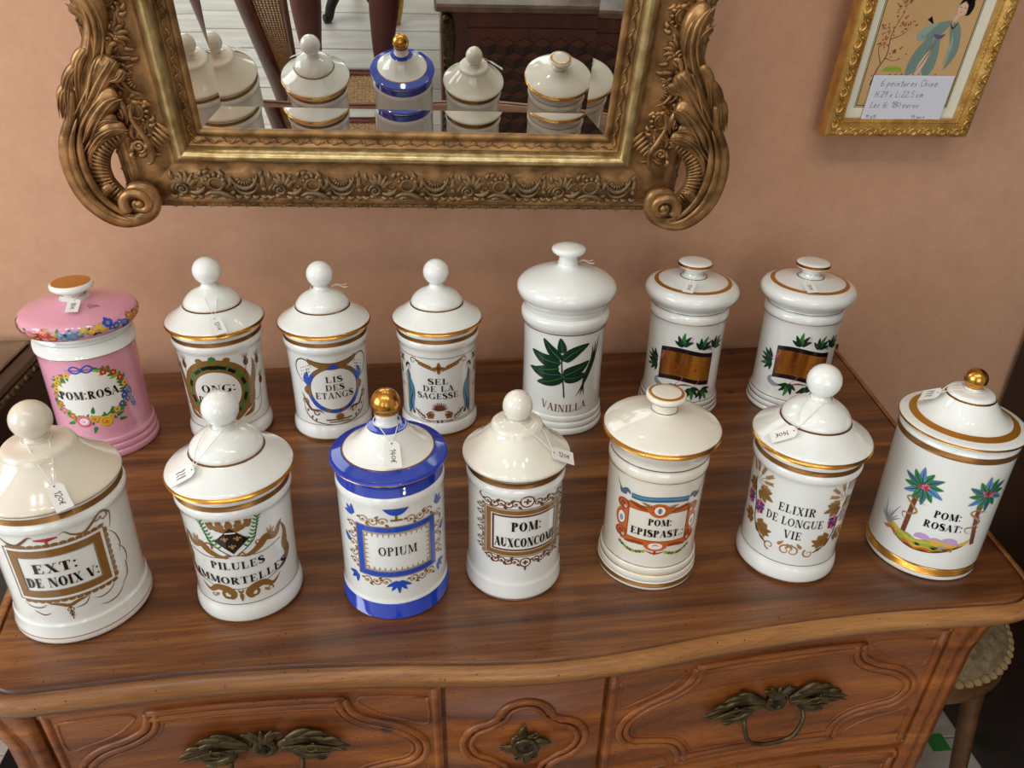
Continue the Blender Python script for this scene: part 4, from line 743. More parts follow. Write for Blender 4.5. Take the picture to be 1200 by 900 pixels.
for s_ in (-1, 1):
    p.st([(cx + s_ * 30, 118), (cx + s_ * 40, 124), (cx + s_ * 47, 112), (cx + s_ * 44, 94)], 20, 'ink', 'l', 2.5); p.st([(cx + s_ * 30, 118), (cx + s_ * 40, 123), (cx + s_ * 46, 112), (cx + s_ * 44, 95)], 18, 'p_white', 'l', 3)
    for i in range(4):
        for j in range(3): p.ell(cx + s_ * (33 + 4 * i), 122 - j * 5 - i * 2, .8, .8, 'ink', 4)
    p.st([(cx + s_ * 36, 112), (cx + s_ * 40, 100), (cx + s_ * 39, 90)], 8, 'p_blue', 'l', 4); p.st([(cx + s_ * 38, 90), (cx + s_ * 42, 82), (cx + s_ * 40, 74)], 5, PG, 'l', 3)
    p.st([(cx + s_ * 50, 76), (cx + s_ * 46, 66), (cx + s_ * 42, 58), (cx + s_ * 36, 50), (cx + s_ * 24, 50), (cx + s_ * 18, 44)], 4, PB, 'l', 3); p.sc(cx + s_ * 46, 62, 6, 40, s_ * 1.2, 2.2, PG, 3); p.st([(cx + s_ * 48, 62), (cx + s_ * 46, 44), (cx + s_ * 34, 32), (cx + s_ * 14, 27), (cx, 26)], 1.6, PB, 'l', 3); p.sc(cx + s_ * 28, 46, 5, 200, s_ * 1.1, 2, PB, 3)
    for x, z in ((36, 40), (30, 36), (42, 50)): p.leaf(cx + s_ * x, z, 250, 5, 3, PB)
for a in range(0, 360, 36): p.leaf(cx + 4, 38, a, 7, 4, PG, 3)
p.band(cx - 16, cx + 22, 35, 33, PB, 3); p.band(cx - 12, cx + 18, 31, 29.5, PB, 3)
t = Paint(); t.text('LIS', cx - 12, cx + 12, 95, 9.5, T=.16); t.text('DES', cx - 13, cx + 14, 82, 9.5, T=.16); t.text('ETANGS', cx - 28, cx + 27, 69, 10, T=.16); finish('LIS', p, t)
# SEL
p = Paint()
for z in (127.5, 22.6): p.band(-80, 80, z + .5, z - .3, PB, 1)
for s_ in (-1, 1):
    p.sc(s_ * 38, 120, 5.6, 90, s_ * 1.2, 2, PG); p.st([(s_ * 34, 121), (s_ * 22, 117), (s_ * 8, 112)], 1.2, PG)
    for i in range(5): p.leaf(s_ * (30 - i * 5), 120 - i * 1.8, 90 - s_ * 50, 7.5, 3, PG); p.leaf(s_ * (30 - i * 5), 119 - i * 1.8, 270 + s_ * -50, 7.5, 3, PG)
    for k in range(4): p.leaf(s_ * 62, 118, 45 + 90 * k, 8, 4, PG)
    x = s_ * 48
    p.st([(x, 104), (x + 2 * s_, 88), (x - 2 * s_, 70), (x, 44), (x + 2 * s_, 30)], 17, 'p_teal', 'l', 1); p.st([(x + 4 * s_, 98), (x + 6 * s_, 70), (x + 5 * s_, 40)], 5, 'p_skin', 'l', 2); p.st([(x - 4 * s_, 84), (x - 6 * s_, 60), (x - 6 * s_, 36)], 5, 'p_sky', 'l', 2); p.st([(x - 1, 78), (x - 6 * s_, 66), (x - 2 * s_, 52), (x - 5 * s_, 38)], 2.4, 'p_dark', 'l', 3); p.st([(x + 3 * s_, 100), (x + 8 * s_, 90), (x + 2 * s_, 80)], 2.8, 'p_skin', 'l', 3)
    p.ell(x - s_, 107, 3.6, 4.4, 'p_skin', 2); p.st([(x - 4 * s_, 110), (x, 113), (x + 4 * s_, 109), (x + 5 * s_, 104)], 4, 'ink', 'l', 3); p.st([(x + 2, 100), (x + 1, 84)], 4, 'p_teal', 'l', 3)
    p.sc(s_ * 12, 34, 7, 90, s_ * 1.1, 1.4, PB); p.flower(s_ * 14, 34, 6, PG, PB, 2); p.st([(s_ * 3, 26), (s_ * 16, 24), (s_ * 30, 30), (s_ * 34, 38), (s_ * 28, 42)], 1.3, PB, 'l')
    for i in range(5): p.leaf(s_ * (22 + i * 3), 28 + i * 2.6, 90 - s_ * (20 + 10 * i), 6.5, 2.6, PB)
    p.leaf(s_ * 40, 32, 90 - s_ * 20, 9, 5, PB); p.sc(s_ * 50, 30, 4, 0, s_ * 1.1, 1.2, PB); p.st([(s_ * 4, 26), (s_ * 2, 22)], 3, PB)
    p.leaf(s_ * 66, 90, 90, 20, 4, PB); p.sc(s_ * 64, 72, 5, 0, s_, 1.4, PB)
for k in range(4): p.leaf(0, 112, 90 * k, 10, 6, PG)
p.ell(0, 112, 3, 3, PB, 3)
for i in range(11): a = 15 + 15 * i; p.leaf(0, 42, a, 15 if 40 < a < 140 else 13, 2.6, PB)
t = Paint(); t.text('SEL', -16, 14, 86, 9.5, T=.17); t.text('DE LA', -24, 22, 74, 9.5, T=.17); t.text('SAGESSE', -33, 29, 62, 9.5, T=.17); finish('SEL', p, t)
# VAI
p = Paint()
p.st([(5, 62), (3, 84), (0, 108), (-2, 132)], 2, 'p_dark', 'c', 2)
for x, z, a, L, w, b in ((-2, 118, 165, 48, 20, .08), (-2, 124, 132, 40, 15, .05), (0, 134, 100, 24, 13, 0), (0, 122, 32, 46, 17, .06), (0, 100, 178, 52, 19, .06), (2, 96, 200, 42, 17, .05), (2, 98, 28, 44, 20, -.04), (2, 94, 8, 38, 16, -.06), (-4, 110, 190, 38, 16, .05)):
    p.leaf(x, z, a, L, w, 'p_dark', 3 + .01 * L, b); p.leaf(x, z, a, L * .95, 1, 'p_green', 4.2, b)
for d in (0, 7, 13): p.st([(58 - d, 156 - d), (50 - d * .4, 120), (36 - d * .2, 88), (22 + d, 63)], 4.4, ('p_dark', 'p_dark', PB)[d % 3], 'l', 4)
t = Paint(); t.text('VAINILLA', -28, 40, 44, 12, 'print_brown', arch=-6, T=.17); finish('VAI', p, t)
# leaf jars
for key, cx in (('LFA', 6), ('LFB', 14)):
    p = Paint(); wv = lambda x: 4.5 * math.sin((x - cx) * .055 + 2.4)
    p.band(cx - 40, cx + 42, lambda x: 112 + wv(x), lambda x: 58 + wv(x), 'ink', 2); p.band(cx - 39, cx + 41, lambda x: 105 + wv(x), lambda x: 65 + wv(x), 'amber_band', 3)
    p.st([(cx - 40, 62), (cx - 44, 54), (cx - 34, 48), (cx - 22, 50)], 8, 'p_grey', 'l', 1); p.st([(cx + 40, 112), (cx + 30, 120), (cx + 22, 114)], 8, 'p_grey', 'l', 1)
    for x, z, a in ((-6, 120, 90), (22, 116, 70), (44, 116, 55), (-46, 90, 175), (-48, 84, 210), (12, 50, 280), (30, 46, 300), (-14, 54, 260)):
        for da in (-62, -30, 0, 30, 62): p.leaf(cx + x, z, a + da, 22 - abs(da) * .1, 6.5, ('p_green', 'p_dark')[abs(da) % 4 == 2], 3.4, .06)
        p.st([(cx + x, z), (cx + x + 9, z + 8), (cx + x + 12, z + 14), (cx + x + 8, z + 16)], .6, 'p_rose', 'c', 3)
    p.st([(cx - 12, 52), (cx, 56), (cx + 14, 54)], 2.6, 'p_rust', 'l', 4)
    t = Paint(); t.text('D G' if key == 'LFA' else 'C G', cx - 24, cx + 20, 78, 13, 'p_rust', 5, T=.14); finish(key, p, t)

# ------------------------------------------------------------------ price tags
def rim_r(lp, h):
    r = .02
    for (r0, a), (r1, b) in zip(lp, lp[1:]):
        if a <= h <= b and b > a: r = r0 + (r1 - r0) * (h - a) / (b - a)
    return r
def price_tag(key, ang, h, spin, txt, label, neck, lift=.006, rot=0):
    """tag lying on the lid: ang from the camera direction, h on the lid profile, spin within the slope"""
    J = JARS[key]; a = J['face'] + math.radians(ang); r = rim_r(J['lp'], h); dr = rim_r(J['lp'], h - .004) - rim_r(J['lp'], h + .004)
    out = Vector((math.cos(a), math.sin(a), 0)); tang = Vector((-math.sin(a), math.cos(a), 0)); down = (out * dr + Vector((0, 0, -.008))).normalized(); nr = tang.cross(down); nr = nr if nr.z > 0 else -nr
    c = J['pos'] + out * r + Vector((0, 0, h)) + nr * lift
    s = math.radians(spin); ex = tang * math.cos(s) + down * math.sin(s); ey = (-down * math.cos(s) + tang * math.sin(s)); ey = nr.cross(ex)
    root = empty('price_tag', c); tag(root, label, 'price tag', 'white paper price tags on the jars')
    M = Matrix((ex, ey, nr)).transposed().to_4x4()
    w, L = .0076, .0138; P = [(-w, -L), (w, -L), (w, L - .004), (w - .0035, L), (-w + .0035, L), (-w, L - .004)]
    m = MB(); m.add([(x, y, .0003) for x, y in P] + [(x, y, -.0003) for x, y in P], [tuple(range(6)), tuple(range(11, 5, -1))] + [(i, i + 6, (i + 1) % 6 + 6, (i + 1) % 6) for i in range(6)])
    pp = put('paper', m.mesh('paper', ['paper'], False), root, M)
    q = Paint(); q.ell(0, L * 1000 - 2.6, .8, .8, 'pen', 1)
    if txt == '*':
        for i in range(3): q.st([(-4 + 3.4 * i + rnd.uniform(-.5, .5), 5 - j * 1.5) for j in range(0, 8)], .5, 'pen', 'c', 2, 2); q.st([(-4 + 3.4 * i, 4), (-3 + 3.4 * i, 1), (-4.5 + 3.4 * i, -3), (-3 + 3.4 * i, -6)], .6, 'pen', 'c', 2, 2)
    else:
        R2 = Paint(); handwrite(R2, txt, -7.5, -2.6, 5.6, .62, 'pen', .74); k0 = len(q.v)
        q.mi('pen'); q.v += [(y * (1 if rot == 0 else -1), -x * (1 if rot == 0 else -1) - 1.5, l) for x, y, l in R2.v]; q.f += [tuple(i + k0 for i in f) for f in R2.f]; q.m += [0] * len(R2.f)
    w_ = q.build('handwriting', lambda x, y, l: (x * .001, y * .001, .0004 + .00008 * l), root); w_.matrix_local = M
    hole = c + ey * (L - .0026); nk = J['pos'] + Vector((0, 0, neck)); rn = .0135 if neck < .222 else .012
    ths = MB(); loop = [nk - c + Vector((rn * math.cos(t_), rn * math.sin(t_), .001 * math.sin(3 * t_))) for t_ in [2 * PI * i / 16 for i in range(16)]]
    ths.sweep(loop, .00045, n=5, sub=2, closed=True, nrm=(0, 0, 1))
    d = (hole - nk); d.z = 0; d.normalize(); sd = Vector((-d.y, d.x, 0))
    for sg in (-1, 1):
        A = nk + d * rn * .7 + sd * rn * .7 * sg; B = hole; mid = A.lerp(B, .5) + Vector((0, 0, .004)) + sd * .002 * sg; rr = (mid - J['pos']); hh = Vector((rr.x, rr.y, 0)).length
        ths.sweep([A - c, mid - c, B - c], .00045, n=5, sub=4, nrm=(0, 0, 1))
    ths.build('string', 'thread', root)
price_tag('PINK', -6, .2135, 10, '180E', 'price tag hanging on the pink lid', .224, .006)
price_tag('ONG', 2, .182, -12, '120E', 'price tag lying on the lid of the ONG jar', .219)
price_tag('LFA', -4, .205, 4, '130E', 'price tag on the leafy jar next to the VAINILLA jar', .217, .007)
price_tag('LFB', 2, .205, -24, '130E', 'price tag on the leafy jar in the back corner', .217, .007)
price_tag('EXT', 3, .172, -5, '120E', 'price tag marked 120 euros on the EXT: DE NOIX V: lid', .2095)
price_tag('PIL', -58, .1775, 38, '*', 'price tag with small writing on the PILULES IMMORTELLES lid', .2135, .005)
price_tag('OPI', 6, .194, 2, '140E', 'price tag marked 140 euros on the OPIUM lid', .2155, .005)
price_tag('AUX', 62, .172, -40, '120E', 'price tag marked 120 euros on the AUXCONCOMB lid edge', .206, .006)
price_tag('ELI', -32, .1815, 38, '140E', 'price tag marked 140 euros on the ELIXIR lid', .2155, .005, 0)
price_tag('ROS', -72, .203, 42, '*', 'price tag with dense writing on the ROSAT lid', .2225, .008)
def neck_string(key, neck, ang, label):
    J = JARS[key]; nk = J['pos'] + Vector((0, 0, neck)); a = J['face'] + math.radians(ang); o = Vector((math.cos(a), math.sin(a), 0)); root = empty('neck_string', nk); m = MB(); tag(root, label, 'string', 'loose tag strings')
    m.sweep([Vector((.0142 * math.cos(t_), .0142 * math.sin(t_), 0)) for t_ in [2 * PI * i / 16 for i in range(16)]], .0005, n=5, sub=2, closed=True, nrm=(0, 0, 1)).build('loop', 'thread', root)
    for k in (-1, 1):
        s = Vector((-o.y, o.x, 0)) * .004 * k; MB().sweep([o * .0142, o * .022 + Vector((0, 0, .002)) + s * .5, o * .03 + s + Vector((0, 0, -.001)), o * .036 + s * 1.6 + Vector((0, 0, -.0005))], .0005, n=5, nrm=(0, 0, 1)).build('loose_end', 'thread', root)
neck_string('LIS', .216, 95, 'white string with loose ends around the LIS DES ETANGS knob'); neck_string('VAI', .2485, 100, 'white string with loose ends around the VAINILLA knob')

# ------------------------------------------------------------------ gilt mirror
TILT = math.radians(15.4)
mir = empty('gilt_mirror', (-.0323, -.1363, 1.2587), 0, TILT); mir.rotation_euler = (Matrix.Rotation(TILT, 3, 'X') @ Matrix.Rotation(math.radians(.95), 3, 'Y')).to_euler(); tag(mir, 'carved gilt wall mirror with scrolled corners reflecting the front jars', 'mirror')
HW_, HH_ = .2735, .76
def mp(a, b, c): return (a, -c, b)
bv = .034; e_ = .0016
g = [(-HW_, 0), (HW_, 0), (HW_, HH_), (-HW_, HH_)]; gi = [(-HW_ + bv, bv), (HW_ - bv, bv), (HW_ - bv, HH_ - bv), (-HW_ + bv, HH_ - bv)]
MB().add([mp(a, b, 0) for a, b in gi], [(0, 1, 2, 3)]).build('mirror_glass', 'mirror_silver', mir, False)
for i in range(4): j = (i + 1) % 4; MB().add([mp(*g[i], e_), mp(*g[j], e_), mp(*gi[j], 0), mp(*gi[i], 0)], [(0, 1, 2, 3)]).build('bevelled_edge', 'mirror_silver', mir, False)
MB().box((-HW_ - .06, .012, -.06), (HW_ + .06, .03, HH_ + .06)).build('backboard', 'dark_wood', mir, False)
for x in (-.22, .22): MB().box((x - .03, .03, -.085), (x + .03, .098 - .012, -.045)).build('wall_spacer', 'dark_wood', mir, False)
FP = [(-.004, .001), (-.003, .006), (.004, .007), (.005, .005), (.006, .0045), (.0145, .009), (.0155, .013), (.0165, .012)]
BEAD = [(.0165, .012), (.0168, .020), (.0185, .027), (.023, .0305), (.028, .029), (.032, .025), (.0345, .020)]
BELLY = [(.0345, .020), (.037, .016), (.042, .0155), (.050, .018), (.062, .021), (.075, .020), (.086, .0155), (.092, .012), (.094, .013), (.099, .014), (.102, .012), (.104, .006), (.107, .008), (.111, .006), (.1125, .0), (.1125, -.03), (.06, -.03)]
def rail_rows(pr, k):
    rows = []
    for t, c in pr:
        a, b0, b1 = HW_ + t, -t, HH_ + t; C = [(-a, b0), (a, b0), (a, b1), (-a, b1)]; A, B = C[k], C[(k + 1) % 4]
        rows.append([mp(A[0] + (B[0] - A[0]) * i / 12, A[1] + (B[1] - A[1]) * i / 12, c) for i in range(13)])
    return rows
for k in range(4):
    r = MB().grid(rail_rows(BELLY, k)).build('frame_rail', 'worn_gilding', mir); MB().grid(rail_rows(BEAD, k)).build('bead_moulding', 'bright_gilding', r); MB().grid(rail_rows(FP, k)).build('inner_moulding', 'old_gilding', r)
# one rocaille motif, millimetres: x along the rail, y across it (0 outer edge .. 46 inner)
def motif():
    m = MB(); P = lambda q, z=3: [(x * .001, -(z * 1.5 + 1) * .001, y * .001) for x, y in q]
    S = lambda q, w, z=3, f='l', fl=1.0: m.sweep(P(q, z), {'l': lens(w * .00135), 'f': leafw(w * .0014), 'c': w * .0012}[f], n=6, sub=3, flat=fl * 1.1)
    S(spiral(18, 17, 1.5, 9, 0, 1.5, 18), 2.0, 4, 'c'); m.ball((.018, -.005, .017), .0035)
    S([(27, 14), (36, 12), (46, 16), (50, 22)], 3, 4)
    for a, L in ((60, 24), (82, 26), (104, 25), (126, 21), (38, 22)): c, d = math.cos(math.radians(a)), math.sin(math.radians(a)); S([(22 + c * 7, 19 + d * 5), (22 + c * L * .6 + 2, 19 + d * L * .6), (22 + c * L, 19 + d * L * .95)], 3.6, 3.5, 'f', .7)
    for a in range(0, 360, 60): S([(40 + 8 * math.cos(math.radians(a)), 30 + 7 * math.sin(math.radians(a))), (40 + 12 * math.cos(math.radians(a)), 30 + 11 * math.sin(math.radians(a)))], 2.4, 3, 'l', .8)
    m.sweep(P([(66 + 10 * math.cos(2 * PI * i / 14), 25 + 9 * math.sin(2 * PI * i / 14)) for i in range(14)], 4), .0021, n=6, sub=2, closed=True); m.ball((.066, -.003, .025), .008, sc=(1, .3, .9))
    for a in (30, 60, 90, 120, 150): c, d = math.cos(math.radians(a)), math.sin(math.radians(a)); S([(66 + c * 11, 25 + d * 10), (66 + c * 15, 25 + d * 15), (66 + c * 17, 25 + d * 18)], 2.4, 3.5, 'f')
    S([(46, 8), (58, 13), (72, 12), (86, 6), (92, 3)], 3.2, 4.5); S([(52, 5), (62, 8), (72, 6)], 2.6, 4); S(spiral(60, 6, 1, 4.5, 0, 1.2, 12), 1.4, 5, 'c')
    S([(88, 40), (92, 28), (103, 20), (116, 22), (124, 32), (126, 40)], 2.6, 4.5); S([(90, 30), (96, 16), (106, 11), (118, 14), (126, 24)], 2.2, 4)
    for i in range(7): a = math.radians(200 + 23 * i); S([(107 + 14 * math.cos(a), 34 + 13 * math.sin(a)), (107 + 6 * math.cos(a), 36 + 5 * math.sin(a))], 1.6, 3.6)
    for x, a in ((84, 60), (80, 110), (130, 70), (134, 100), (128, 130)): c, d = math.cos(math.radians(a)), math.sin(math.radians(a)); S([(x, 20), (x + c * 9, 20 + d * 11), (x + c * 12, 20 + d * 20)], 3, 3.5, 'f', .8)
    for x in (4, 32, 96, 108, 120, 133): S([(x - 5, 9), (x, 4), (x + 5, 8)], 3, 3.5, 'l', .8); S([(x, 8), (x + 1, 3)], 2.4, 4)
    for x, z, a, L in ((2, 12, 60, 16), (8, 30, 100, 14), (34, 24, 30, 14), (46, 34, 70, 12), (52, 38, 40, 10), (80, 36, 120, 12), (78, 18, 20, 14), (92, 14, 200, 12), (100, 8, 20, 12), (114, 6, 160, 12), (122, 16, 50, 12), (132, 34, 80, 12), (136, 14, 110, 12), (36, 16, -30, 12), (10, 4, 20, 14), (46, 4, 160, 14), (74, 3, 10, 12), (88, 24, 90, 12)):
        c, d = math.cos(math.radians(a)), math.sin(math.radians(a)); S([(x, z), (x + c * L * .5 - d * 2, z + d * L * .5 + c * 2), (x + c * L, min(46, z + d * L))], 3, 2.4, 'f', .8)
    return m.mesh('rocaille_relief', ['worn_gilding'])
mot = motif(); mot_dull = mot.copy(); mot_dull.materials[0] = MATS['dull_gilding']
ML = .138
def place_motifs(k, n, mesh):
    for i in range(n):
        t0 = .046; step = ML
        if k == 0: L = 2 * (HW_ + .05); M = Matrix.Translation(mp(-L / 2 + (i + .5) * L / n - .069 * L / n / ML, -.0915, .0155)) @ Matrix.Diagonal((L / n / ML, 1, 1, 1))
        elif k == 2: L = 2 * (HW_ + .05); M = Matrix.Translation(mp(L / 2 - (i + .5) * L / n + .069 * L / n / ML, HH_ + .0915, .0155)) @ Matrix.Rotation(PI, 4, 'Y') @ Matrix.Diagonal((L / n / ML, 1, 1, 1))
        else:
            L = HH_ + .06; sx = 1 if k == 1 else -1; sc = L / n / ML
            R = Matrix(((0, 0, -sx, sx * (HW_ + .0915)), (0, 1, 0, -.0155), (1, 0, 0, -.03 + (i + .5) * L / n - .069 * sc), (0, 0, 0, 1))); M = R @ Matrix.Diagonal((sc, 1, 1, 1))
        put('rocaille_ornament', mesh, mir, M)
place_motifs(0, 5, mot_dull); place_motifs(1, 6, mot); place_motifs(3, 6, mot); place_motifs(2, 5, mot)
# fine leaf borders (too small to pick apart)
m = MB(); m2 = MB()
for k in range(4):
    for bd, t, c, step, w in ((m, .0100, .0085, .011, .0026), (m2, .1075, .0075, .012, .003)):
        a, b0, b1 = HW_ + t, -t, HH_ + t; C = [(-a, b0), (a, b0), (a, b1), (-a, b1)]; A, B = Vector(C[k]), Vector(C[(k + 1) % 4]); L = (B - A).length; u = (B - A) / L; v = Vector((-u.y, u.x)); n = int(L / step)
        for i in range(n):
            s0 = A + u * (i * L / n); sg = 1 if i % 2 else -1
            q = [s0 - v * .003 * sg, s0 + u * step * .5 + v * .003 * sg, s0 + u * step * 1.1 - v * .002 * sg]
            bd.sweep([mp(x.x, x.y, c) for x in q], lens(w * .6), n=5, sub=2)
tag(m.build('leaf_border', 'old_gilding', mir), kind='stuff'); tag(m2.build('outer_bead_border', 'dull_gilding', mir), kind='stuff')
# corner scrolls: left-hand shape in metres, mirrored for the others
def corner_mesh():
    m = MB(); S = lambda q, r, c=.03, fl=.8, n=8, sub=5: m.sweep([mp(a, b, c + (p[2] if len(p) > 2 else 0)) for p in q for a, b in [p[:2]]], r, n=n, sub=sub, flat=fl)
    for q, w in (([(-.36, .16), (-.368, .12), (-.388, .075), (-.41, .03), (-.424, -.02), (-.424, -.06), (-.408, -.095), (-.38, -.108)], .017), ([(-.352, .09), (-.372, .05), (-.395, .01), (-.41, -.03), (-.41, -.07), (-.395, -.095)], .015)): S(q, lens(w, .4), .016, .6)
    CP = [(-.404, .066), (-.416, .03), (-.433, -.006), (-.438, -.045), (-.43, -.083), (-.409, -.109), (-.385, -.1165), (-.357, -.106), (-.3445, -.084), (-.349, -.067), (-.366, -.067), (-.375, -.077), (-.366, -.083)]
    S(CP, lambda t: .004 + .008 * math.sin(PI * min(1, t * 1.05)) ** .8, .034)
    S([(a + .011, b + .004) for a, b in CP[1:7]], lens(.0055), .042); S([(a + .021, b + .008) for a, b in CP[1:7]], lens(.0055), .040); S([(a - .006, b - .002) for a, b in CP[1:6]], lens(.0045), .028)
    S(spiral(-.362, -.087, .004, .021, 2.2, 1.25, 20), taper(.004, .0085), .04, 1, 8, 2); m.ball(mp(-.362, -.087, .04), .006)
    CR = [(-.356, .008), (-.376, -.001), (-.394, -.018), (-.402, -.038), (-.4, -.06), (-.388, -.078), (-.372, -.09)]
    S(CR, lens(.013, .5), .026, .7)
    cr = crom([(a, b, 0) for a, b in CR], 4)
    for i in range(2, len(cr) - 1):
        t = (cr[i + 1] - cr[i - 1]).normalized(); nn = Vector((-t.y, t.x)); w = .012 * math.sin(PI * i / len(cr)) ** .5; p = cr[i].to_2d(); S([p - nn * w, p + nn * w], .0018, .035, 1, 5, 2)
    S([(-.352, .012), (-.378, .006), (-.404, -.014), (-.414, -.044)], lens(.005), .034)
    for q, w in (([(-.366, .19), (-.356, .178), (-.351, .158), (-.353, .135), (-.364, .108)], .013), ([(-.374, .168), (-.366, .16), (-.358, .15)], .007), ([(-.345, .108), (-.353, .098), (-.368, .08), (-.384, .058), (-.402, .034)], .011), ([(-.35, .062), (-.362, .058), (-.378, .044), (-.394, .024), (-.408, .0)], .012),
                 ([(-.372, .118), (-.384, .104), (-.392, .085), (-.398, .062)], .006), ([(-.385, .10), (-.4, .084), (-.412, .06), (-.416, .034)], .006), ([(-.4, .074), (-.412, .066), (-.42, .05), (-.424, .03)], .0055), ([(-.336, .094), (-.344, .084), (-.356, .08)], .006), ([(-.352, .02), (-.37, .018), (-.39, .006), (-.408, -.016)], .008), ([(-.36, .03), (-.376, .03), (-.398, .014)], .007),
                 ([(-.362, -.1), (-.376, -.094), (-.392, -.096)], .007), ([(-.39, -.062), (-.405, -.074), (-.41, -.092)], .006), ([(-.418, -.02), (-.428, -.034), (-.43, -.056)], .005)):
        S(q, leafw(w * 1.3), .036, .5)
        S(q, lens(w * .25), .036 + w * .6, 1, 5)
        for sg in (-1, 1): S([(a + sg * w * .55, b - sg * w * .2) for a, b in q], lens(w * .2), .036 + w * .42, 1, 5)
    for q in ([(-.34, .05), (-.345, .03), (-.338, .01), (-.33, -.01), (-.334, -.03), (-.342, -.034)], [(-.352, .1), (-.346, .12), (-.336, .122)]): S(q, lens(.004), .03)
    for q in ([(-.36, .11), (-.372, .09), (-.39, .05)], [(-.366, .055), (-.384, .035), (-.404, .005)]): S(q, lens(.002), .044)
    for i in range(6): S([(-.338 + .004 * i, -.008 + .006 * i), (-.328 + .006 * i, -.02 + .004 * i)], lens(.0035), .024)
    return m.mesh('acanthus_corner', ['worn_gilding'])
cm = corner_mesh()
for sx, top in ((1, 0), (-1, 0), (1, 1), (-1, 1)):
    M = Matrix.Diagonal((sx, 1, 1, 1))
    if top: M = Matrix.Translation((0, 0, HH_)) @ Matrix.Diagonal((sx, 1, -1, 1))
    put('corner_scroll', cm, mir, M)

# ------------------------------------------------------------------ framed painting
pic = empty('framed_painting', (.7225, -.022, 1.2375), 0, math.radians(9)); tag(pic, 'gilt framed silk painting of a robed woman with a handwritten price card', 'framed picture')
PW, PH, RW = .1175, .30, .027
PPR = [(0, .004), (.001, .010), (.004, .012), (.006, .0095), (.008, .010), (.014, .016), (.020, .017), (.024, .013), (.0265, .013), (.027, .008), (.027, -.012), (.004, -.012)]
for k in range(4):
    rows = []
    for t, c in PPR:
        a, b0, b1 = PW - RW + t, RW - t, PH - RW + t; C = [(-a, b0), (a, b0), (a, b1), (-a, b1)]; A, B = C[k], C[(k + 1) % 4]; rows.append([mp(A[0] + (B[0] - A[0]) * i / 2, A[1] + (B[1] - A[1]) * i / 2, c) for i in range(3)])
    r = MB().grid(rows).build('frame_rail', 'yellow_gilding', pic, False)
    o = MB(); a, b0, b1 = PW - RW + .0165, RW - .0165, PH - RW + .0165; C = [(-a, b0), (a, b0), (a, b1), (-a, b1)]; A, B = Vector(C[k]), Vector(C[(k + 1) % 4]); L = (B - A).length; u = (B - A) / L; v = Vector((-u.y, u.x)); n = int(L / .022)
    for i in range(n):
        s0 = A + u * ((i + .5) * L / n); Q = lambda q, c=.0175: [mp(*(s0 + u * x * .001 + v * z * .001), c) for x, z in q]
        o.sweep(Q([(-9, -4), (-5, 3), (1, 4), (5, 0), (3, -3), (0, -1)]), lens(.0024), n=6, sub=3); o.sweep(Q([(-2, -4), (4, -4), (9, 1), (11, 4)]), lens(.0022), n=5, sub=3); o.sweep(Q([(-7, -4), (-4, -1)]), lens(.002), n=5, sub=2); o.sweep(Q([(5, 4), (8, 3)]), lens(.002), n=5, sub=2); o.sweep(Q([(-10, 3), (-8, 5), (-4, 6)]), lens(.0018), n=5, sub=2)
    for i in range(int(L / .006)): s0 = A + u * ((i + .5) * .006) + v * .0125; o.sweep([mp(*(s0 - u * .0022), .0115), mp(*(s0 + u * .0022), .0115)], lens(.0016), n=5, sub=2)
    o.build('carved_relief', 'yellow_gilding', r)
MB().box((-PW + RW - .003, -.0015, RW - .003), (PW - RW + .003, .004, PH - RW + .003)).build('mount_board', 'mount_board', pic, False)
ax0, ax1, az0, az1 = -.072, .070, .047, .268
p = Paint(); MMf = lambda x, z, l: (x * .001, -.0016 - .00012 * l, z * .001)
p.frame(ax0 * 1000 - 4.6, ax1 * 1000 + 4.6, az0 * 1000 - 4.6, az1 * 1000 + 4.6, 3.6, 'board_line', 1); p.frame(ax0 * 1000 - 3.6, ax1 * 1000 + 3.6, az0 * 1000 - 3.6, az1 * 1000 + 3.6, .8, 'mount_board', 1.4); p.frame(ax0 * 1000 - 1, ax1 * 1000 + 1, az0 * 1000 - 1, az1 * 1000 + 1, 1, 'p_sand', 1.6); p.build('ruled_border', MMf, pic)
art = MB().box((ax0, -.0022, az0), (ax1, -.0014, az1)).build('silk_painting', 'silk', pic, False)
p = Paint(); wx = 18
p.st([(-62, 76), (-58, 100), (-50, 120), (-52, 150), (-44, 176), (-40, 200)], 2, 'print_brown', 't'); p.st([(-56, 108), (-66, 130), (-60, 146)], 1.2, 'print_brown', 't'); p.st([(-51, 142), (-34, 150), (-26, 160)], 1.2, 'print_brown', 't'); p.st([(-52, 116), (-38, 112), (-24, 116)], 1.2, 'print_brown', 't')
for i in range(90):
    a = rnd.uniform(0, 6.28); rr = rnd.uniform(2, 24); cx, cz = rnd.choice(((-56, 156), (-38, 168), (-28, 158), (-48, 186), (-34, 124), (-60, 140), (-40, 200))); p.leaf(cx + rr * math.cos(a) * .6, cz + rr * math.sin(a) * .35, a * 57, 4, 2, rnd.choice(['blossom', 'p_rust', 'blossom', 'blossom']), 2)
p.st([(-70, 88), (-40, 84), (0, 90), (40, 86), (66, 84)], 7, 'p_skin', 'l', .8)
for x in range(-66, 40, 9): p.st([(x, 84 + rnd.uniform(0, 6)), (x + 4, 90 + rnd.uniform(0, 5)), (x + 8, 85)], 1, 'p_rust', 'l', 1)
for i in range(14): p.leaf(-50 + i * 2.4, 96, 60 + i * 5, 9, 2, 'p_lime', 1)
